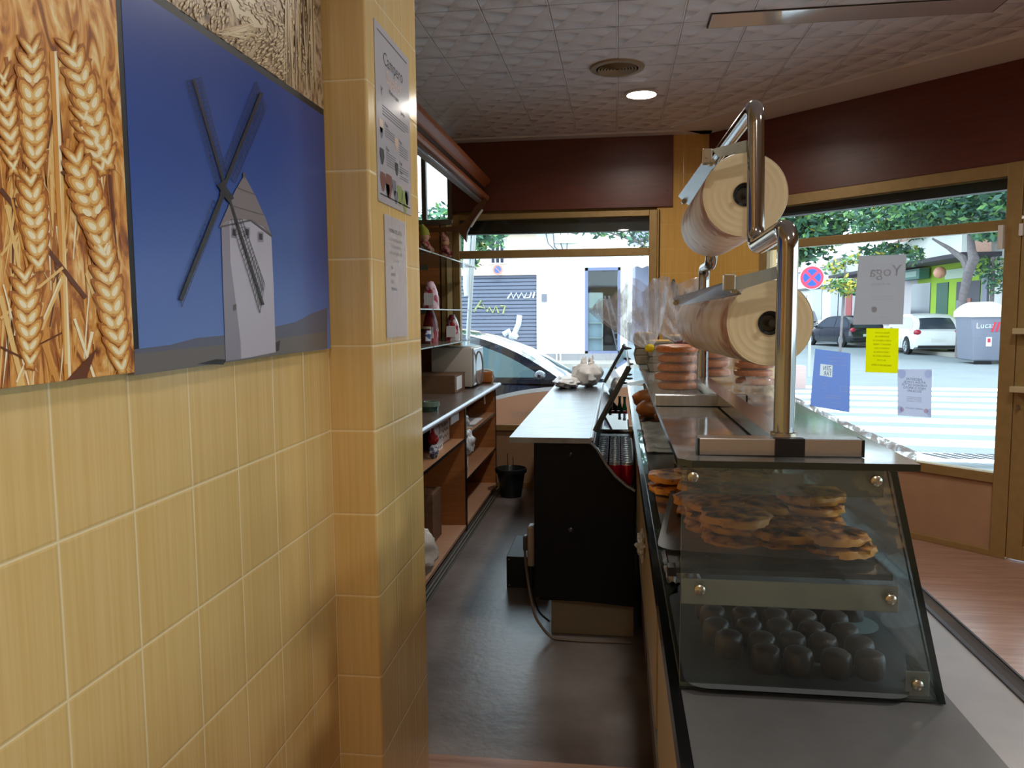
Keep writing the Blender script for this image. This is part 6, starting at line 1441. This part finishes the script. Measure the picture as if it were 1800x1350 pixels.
for i in range(3): m.prism([(xb - .30 + i * .12, .86), (xb - .24 + i * .12, .86), (xb - .16 + i * .12, 1.15), (xb - .22 + i * .12, 1.15)], 24.885, 24.893, 'y')
m.build('warning_stripes', mat('sign_pink_red', '#d8324f'), t)
m = MB(); m.box(xa + .42, xa + .58, 24.885, 24.893, .42, .70); lb_ = m.build('sticker', M_WHITE, t); m = MB(); m.box(xa + .46, xa + .54, 24.88, 24.885, .54, .66); m.build('sticker_mark', mat('sign_pink_red', '#d8324f'), lb_)
t = thing('blue_container', 'blue recycling container beyond the tall dark car', 'container', (11, 46, ZR)); p = atY(1512, 575, 46); m = MB(); m.rbox(p.x - .6, p.x + .6, 45.5, 46.5, ZR, 1.35, .1); m.build('bin_body', mat('blue_bin', '#3f78c4', .5), t)

# the row of low buildings up the side street: facades in the plane x = 13
XF_ = 13.0
def bld(name, label, y0, y1, h, mt, d=9): t = thing(name, label, 'building', (XF_ + d / 2, (y0 + y1) / 2, 0)); MB().box(XF_, XF_ + d, y0, y1, ZR, h).build('walls', mt, t); return t
def onf(px, py, x=XF_): return atX(px, py, x)
def opening(t, quad, mt, nm='doorway', dx=.03):
    ys = [onf(*q).y for q in quad]; zs_ = [onf(*q).z for q in quad]; m = MB(); m.box(XF_ - dx, XF_ + .02, min(ys), max(ys), min(zs_), max(zs_)); return m.build(nm, mt, t)
M_GLD = mat('dark_shop_glass', '#5d6270', .15); M_GLB = mat('pale_blue_shutter', '#c4d2de', .6)
A_ = bld('low_building', 'long low white building at the far end of the side street', 45.5, 75, 4.3, M_WREN)
m = MB(); m.prism([(XF_ - .3, 4.3), (XF_ + 4.5, 6.3), (XF_ + 9, 4.3)], 45.2, 75, 'y'); m.build('roof', mat('pinkish_roof', '#cdbcc4', .8), A_)
m = MB(); m.box(XF_ - .28, XF_, 45.5, 75, 3.0, 3.12); m.build('dark_ledge', mat('dark_eave', '#55504f', .7), A_)
for q in ([(1405, 520), (1418, 548)], [(1429, 498), (1444, 556)], [(1462, 490), (1474, 552)], [(1474, 515), (1484, 552)]): opening(A_, [(q[0][0], q[0][1]), (q[1][0], 562)], M_GLD, 'window')
opening(A_, [(1488, 500), (1497, 560)], mat('red_shop_strip', '#c04a4a', .6), 'red_strip')
B_ = bld('shop_building', 'pinkish white shop with a green box sign, left of the lime green shop', 36.0, 45.5, 3.35, mat('pinkish_white_render', '#e6dadc', .8))
opening(B_, [(1604, 500), (1634, 570)], M_GLD, 'shop_window'); opening(B_, [(1560, 500), (1572, 560)], M_GLD, 'window')
sg = MB(); ya, yb = onf(1638, 480).y, onf(1596, 480).y; sg.box(XF_ - .5, XF_ - .1, ya, yb, 2.85, 3.28); s2 = sg.build('box_sign', mat('green_box_sign', '#4f7f74', .5), B_)
m = MB(); m.box(XF_ - .51, XF_ - .50, ya + .3, yb - .3, 2.95, 3.18); m.build('sign_face', mat('pale_sign_face', '#a9c4b4', .5), s2)
p = atX(1652, 479, XF_ - .9); m = MB(); m.blob(p, .22, .22, .22, 0, 1, 16, 12); tag(m.build('round_lamp', mat('orange_white_lamp', '#e7a58a', .4), smooth=True), 'round orange and white lamp hanging over the lime green shop', 'lamp')
M_LIME = mat('lime_green_facade', '#a6c93c', .7)
C_ = bld('shop_building', 'lime green shop front with dark green door behind the white car', 29.6, 36.0, 3.35, M_LIME)
opening(C_, [(1648, 498), (1665, 575)], mat('dark_green_door', '#1f5b45', .5), 'green_door'); opening(C_, [(1683, 496), (1721, 575)], mat('dark_open_shopfront', '#54525c', .6), 'open_shopfront')
opening(C_, [(1683, 528), (1706, 575)], mat('grey_blue_shutter_panel', '#8d93a0', .6), 'shutter_panel', .05); opening(C_, [(1700, 524), (1708, 545)], mat('brick_patch', '#b5796b', .8), 'brick_patch', .06)
opening(C_, [(1664, 475), (1716, 486)], mat('white_green_fascia', '#cfe0c8', .6), 'fascia', .06)
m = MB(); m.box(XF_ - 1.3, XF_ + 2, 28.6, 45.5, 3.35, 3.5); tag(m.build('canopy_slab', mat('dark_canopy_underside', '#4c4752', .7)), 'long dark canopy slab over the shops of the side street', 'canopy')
m = MB(); m.box(XF_ - 1.3, XF_ - 1.1, 28.6, 45.5, 3.5, 4.35); tag(m.build('canopy_parapet', M_WREN), 'white parapet along the top of the shop canopy', 'parapet')
D_ = thing('brick_building', 'brick and grey upper building set back above the shops', 'building', (XF_ + 5, 39, 4.4))
MB().box(XF_ + 2, XF_ + 9, 33, 44, 3.4, 10).build('walls', mat('orange_brick_wall', '#b98a78', .8, c2='#c9a392', scale=3, stretch=(1, 1, 12)), D_)
for i in range(3): MB().box(XF_ + 1.9, XF_ + 2, 34 + i * 3.2, 36 + i * 3.2, 4.9, 6.4).build('grey_shutter', mat('grey_shutter_panel', '#9da0ad', .6), D_)
for i in range(2): MB().box(XF_ + .8, XF_ + 2, 33, 44, 6.9 + i * 2.6, 7.1 + i * 2.6).build('balcony_slab', M_WREN, D_)
E_ = bld('white_building', 'white panelled building at the right end of the side street', 21.5, 29.4, 9, M_WREN)
for i in range(3):
    MB().box(XF_ - 1.1, XF_, 22, 29.4, 4.0 + i * 2.9, 5.1 + i * 2.9).build('balcony', mat('pale_blue_balcony', '#dfe6f2', .6), E_)
opening(E_, [(1728, 480), (1734, 560)], mat('grey_door_post', '#8f8fa0', .6), 'grey_door')
F_ = thing('far_building', 'pale building with a scalloped white awning seen past the corner of the shop window', 'building', (4, 42, 0))
MB().box(.9, 4.5, 40, 48, ZR, 6.5).build('walls', mat('grey_lilac_render', '#9a9cb4', .8), F_)
m = MB(); n = 16; x0_, x1_ = .7, 4.6
m.add([Vector((x0_ + (x1_ - x0_) * i / n, 38.2, 3.7 + (.10 if i % 2 else 0))) for i in range(n + 1)] + [Vector((x0_ + (x1_ - x0_) * i / n, 40.0, 4.9)) for i in range(n + 1)], [(i, i + 1, n + 2 + i, n + 1 + i) for i in range(n)]); aw = m.build('awning', M_WREN, F_); s_ = aw.modifiers.new('thickness', 'SOLIDIFY'); s_.thickness = .03
# trees
M_LEAF = [mat('leaf_teal_green', '#4c7a5e', .6), mat('leaf_green', '#6e9a58', .6), mat('leaf_dark_green', '#35584a', .6), mat('leaf_yellow', '#c9b84e', .6)]
M_BARK = mat('grey_brown_bark', '#8f8587', .9, c2='#766c6e', scale=10)
def tree(label, base, trunk, blobs, n, seed, size=.16, mixw=(5, 3, 4, .25), kind_='street_tree'):
    rnd = random.Random(seed); t = thing(kind_, label, 'tree', base)
    if trunk:
        m = MB(); m.tube([Vector(p) for p in trunk[0]], trunk[1], 12); m.build('trunk', M_BARK, t, smooth=True)
        for br in trunk[2]: m = MB(); m.tube([Vector(p) for p in br[0]], br[1], 8); m.build('branch', M_BARK, t, smooth=True)
    m = MB()
    tot = sum(b_[1][0] * b_[1][1] * b_[1][2] for b_ in blobs)
    for c, rr in blobs:
        c = Vector(c)
        for i in range(int(n * rr[0] * rr[1] * rr[2] / tot) + 20):
            d = Vector((rnd.gauss(0, 1), rnd.gauss(0, 1), rnd.gauss(0, 1))).normalized() * rnd.uniform(.35, 1.05)
            p = c + Vector((d.x * rr[0], d.y * rr[1], d.z * rr[2]))
            a = Vector((rnd.gauss(0, 1), rnd.gauss(0, 1), rnd.gauss(0, .6))).normalized(); b_ = a.cross(Vector((rnd.gauss(0, 1), rnd.gauss(0, 1), rnd.gauss(0, 1)))).normalized()
            s_ = size * rnd.uniform(.6, 1.3); m.mi = rnd.choices((0, 1, 2, 3), mixw)[0]
            m.poly([p - a * s_, p + b_ * s_ * .42, p + a * s_, p - b_ * s_ * .42])
    m.build('foliage', M_LEAF, t)
    return t
X_ = 11.7
tb = atX(1690, 560, X_)
tr0 = [(tb.x, tb.y, -.1), tb, atX(1693, 520, X_), atX(1702, 480, X_), atX(1712, 455, X_), atX(1708, 440, X_), atX(1704, 400, X_)]
tree('leafy street tree with a bent grey trunk in front of the lime green shop', (tb.x, tb.y, -.1), (tr0, [.16, .14, .13, .15, .17, .13, .08], [([atX(1703, 478, X_), atX(1694, 455, X_), atX(1668, 436, X_), atX(1640, 420, X_)], [.12, .13, .08, .04]), ([atX(1704, 410, X_), atX(1730, 385, X_), atX(1756, 370, X_)], [.07, .05, .03])]),
     [(atX(1720, 350, X_), (1.6, 1.6, .8)), (atX(1650, 350, X_ - .5), (1.8, 1.8, .95)), (atX(1570, 385, X_ - .8), (1.7, 1.5, .75)), (atX(1555, 440, X_ - .8), (1.0, .9, .35)), (atX(1520, 350, X_), (1.3, 1.5, .7)), (atX(1745, 400, X_), (.8, 1.2, .4)), (atX(1620, 400, X_), (1.3, 1.3, .5)), (atX(1600, 450, X_ - 1), (.5, .5, .4)), (atX(1770, 330, X_), (1.3, 1.3, .9))], 9500, 3, .15)
pt = atY(1400, 420, 44)
tree('pale green tree at the far end of the side street', (pt.x, 44, 0), ([(pt.x, 44, -.1), (pt.x, 44, 3)], [.2, .12], []), [(pt, (2.3, 2.0, 1.5)), (atY(1450, 385, 44), (2.4, 2.2, 1.2)), (atY(1385, 380, 44), (2.2, 2, 1.2)), (atY(1398, 445, 44), (1.2, 1, .8))], 3200, 5, .24)
pt = atY(1480, 500, 30)
tree('small yellow-green sapling behind the no stopping sign', (pt.x, 30, 0), ([(pt.x, 30, -.1), (pt.x + .1, 30, 3.4)], [.05, .03], []), [(pt, (.75, .6, .35)), (atY(1492, 512, 30), (.5, .4, .25)), (atY(1470, 470, 30), (.5, .5, .3)), (atY(1500, 455, 30), (.4, .4, .3))], 420, 8, .11, (1, 3, .3, 3))
pt = atX(1745, 490, 12.6)
tree('slender teal leafed tree at the left edge of the door frame', (pt.x, pt.y, 0), ([(pt.x, pt.y, -.1), (pt.x, pt.y, 3.3)], [.09, .06], []), [(atX(1745, 475, 12.6), (.6, .6, .5)), (atX(1752, 500, 12.6), (.4, .5, .35)), (atX(1760, 350, 12.6), (1.1, 1.1, .9))], 1100, 9, .11)
p = atY(838, 425, 20)
tree('street tree whose green crown shows at the top left of the far window', (p.x - 1.0, 20, 0), ([(p.x - 1.2, 20, -.1), (p.x - 1.1, 20, 3.6)], [.16, .12], []), [(p + Vector((0, 0, .05)), (.75, .8, .42)), (p + Vector((-.5, 0, .4)), (1.4, 1.2, .6)), (atY(828, 458, 20), (.35, .5, .25))], 1900, 11, .11)
p = atY(1075, 405, 18)
tree('street tree with drooping leaves at the top right of the far window', (p.x + 2.2, 18, 0), ([(p.x + 2.3, 18, -.1), (p.x + 2.1, 18, 3.6)], [.16, .12], [([(p.x + 2.1, 18, 3.5), atY(1120, 425, 18), atY(1070, 408, 18)], [.06, .035, .015]), ([atY(1140, 440, 18), atY(1110, 415, 18), atY(1100, 395, 18)], [.03, .025, .015])]), [(atY(1075, 408, 18), (.6, .5, .16)), (atY(1125, 415, 18), (.45, .5, .26)), (atY(1030, 405, 18), (.45, .4, .12)), (p + Vector((1.2, 0, .8)), (1.6, 1.5, .6)), (atY(1135, 440, 18), (.2, .3, .1))], 1500, 12, .095, (3, 1, 6, .1))
# red and white scooter glimpsed beyond the black car is too small to read; the far kerb carries a low wall
t = thing('low_wall', 'low reddish brick wall at the kerb left of the blue poster', 'wall', (4.0, 17, ZR)); pq = atY(1400, 640, 17); MB().box(pq.x - 1.2, pq.x + .2, 17, 17.4, ZR, .35).build('bricks', mat('reddish_wall', '#b39a98', .8), t)

# torn white paper corner lying on the worktop by the aisle edge
p = atZ(1146, 948, ZW + .001)
m = MB(); m.add([(.096, p.y + .10, ZW + .001), (.115, p.y - .02, ZW + .001), (.135, p.y - .10, ZW + .001), (.13, p.y + .05, ZW + .001), (.096, p.y + .10, ZW + .0018), (.115, p.y - .02, ZW + .0018), (.135, p.y - .10, ZW + .0018), (.13, p.y + .05, ZW + .0018)], [(0, 1, 2, 3), (7, 6, 5, 4), (0, 1, 5, 4), (1, 2, 6, 5), (2, 3, 7, 6), (3, 0, 4, 7)])
tag(m.build('paper_scrap', mat('beige_scrap', '#c9b89c', .6)), 'torn beige paper scrap on the grey worktop near the aisle edge', 'paper')
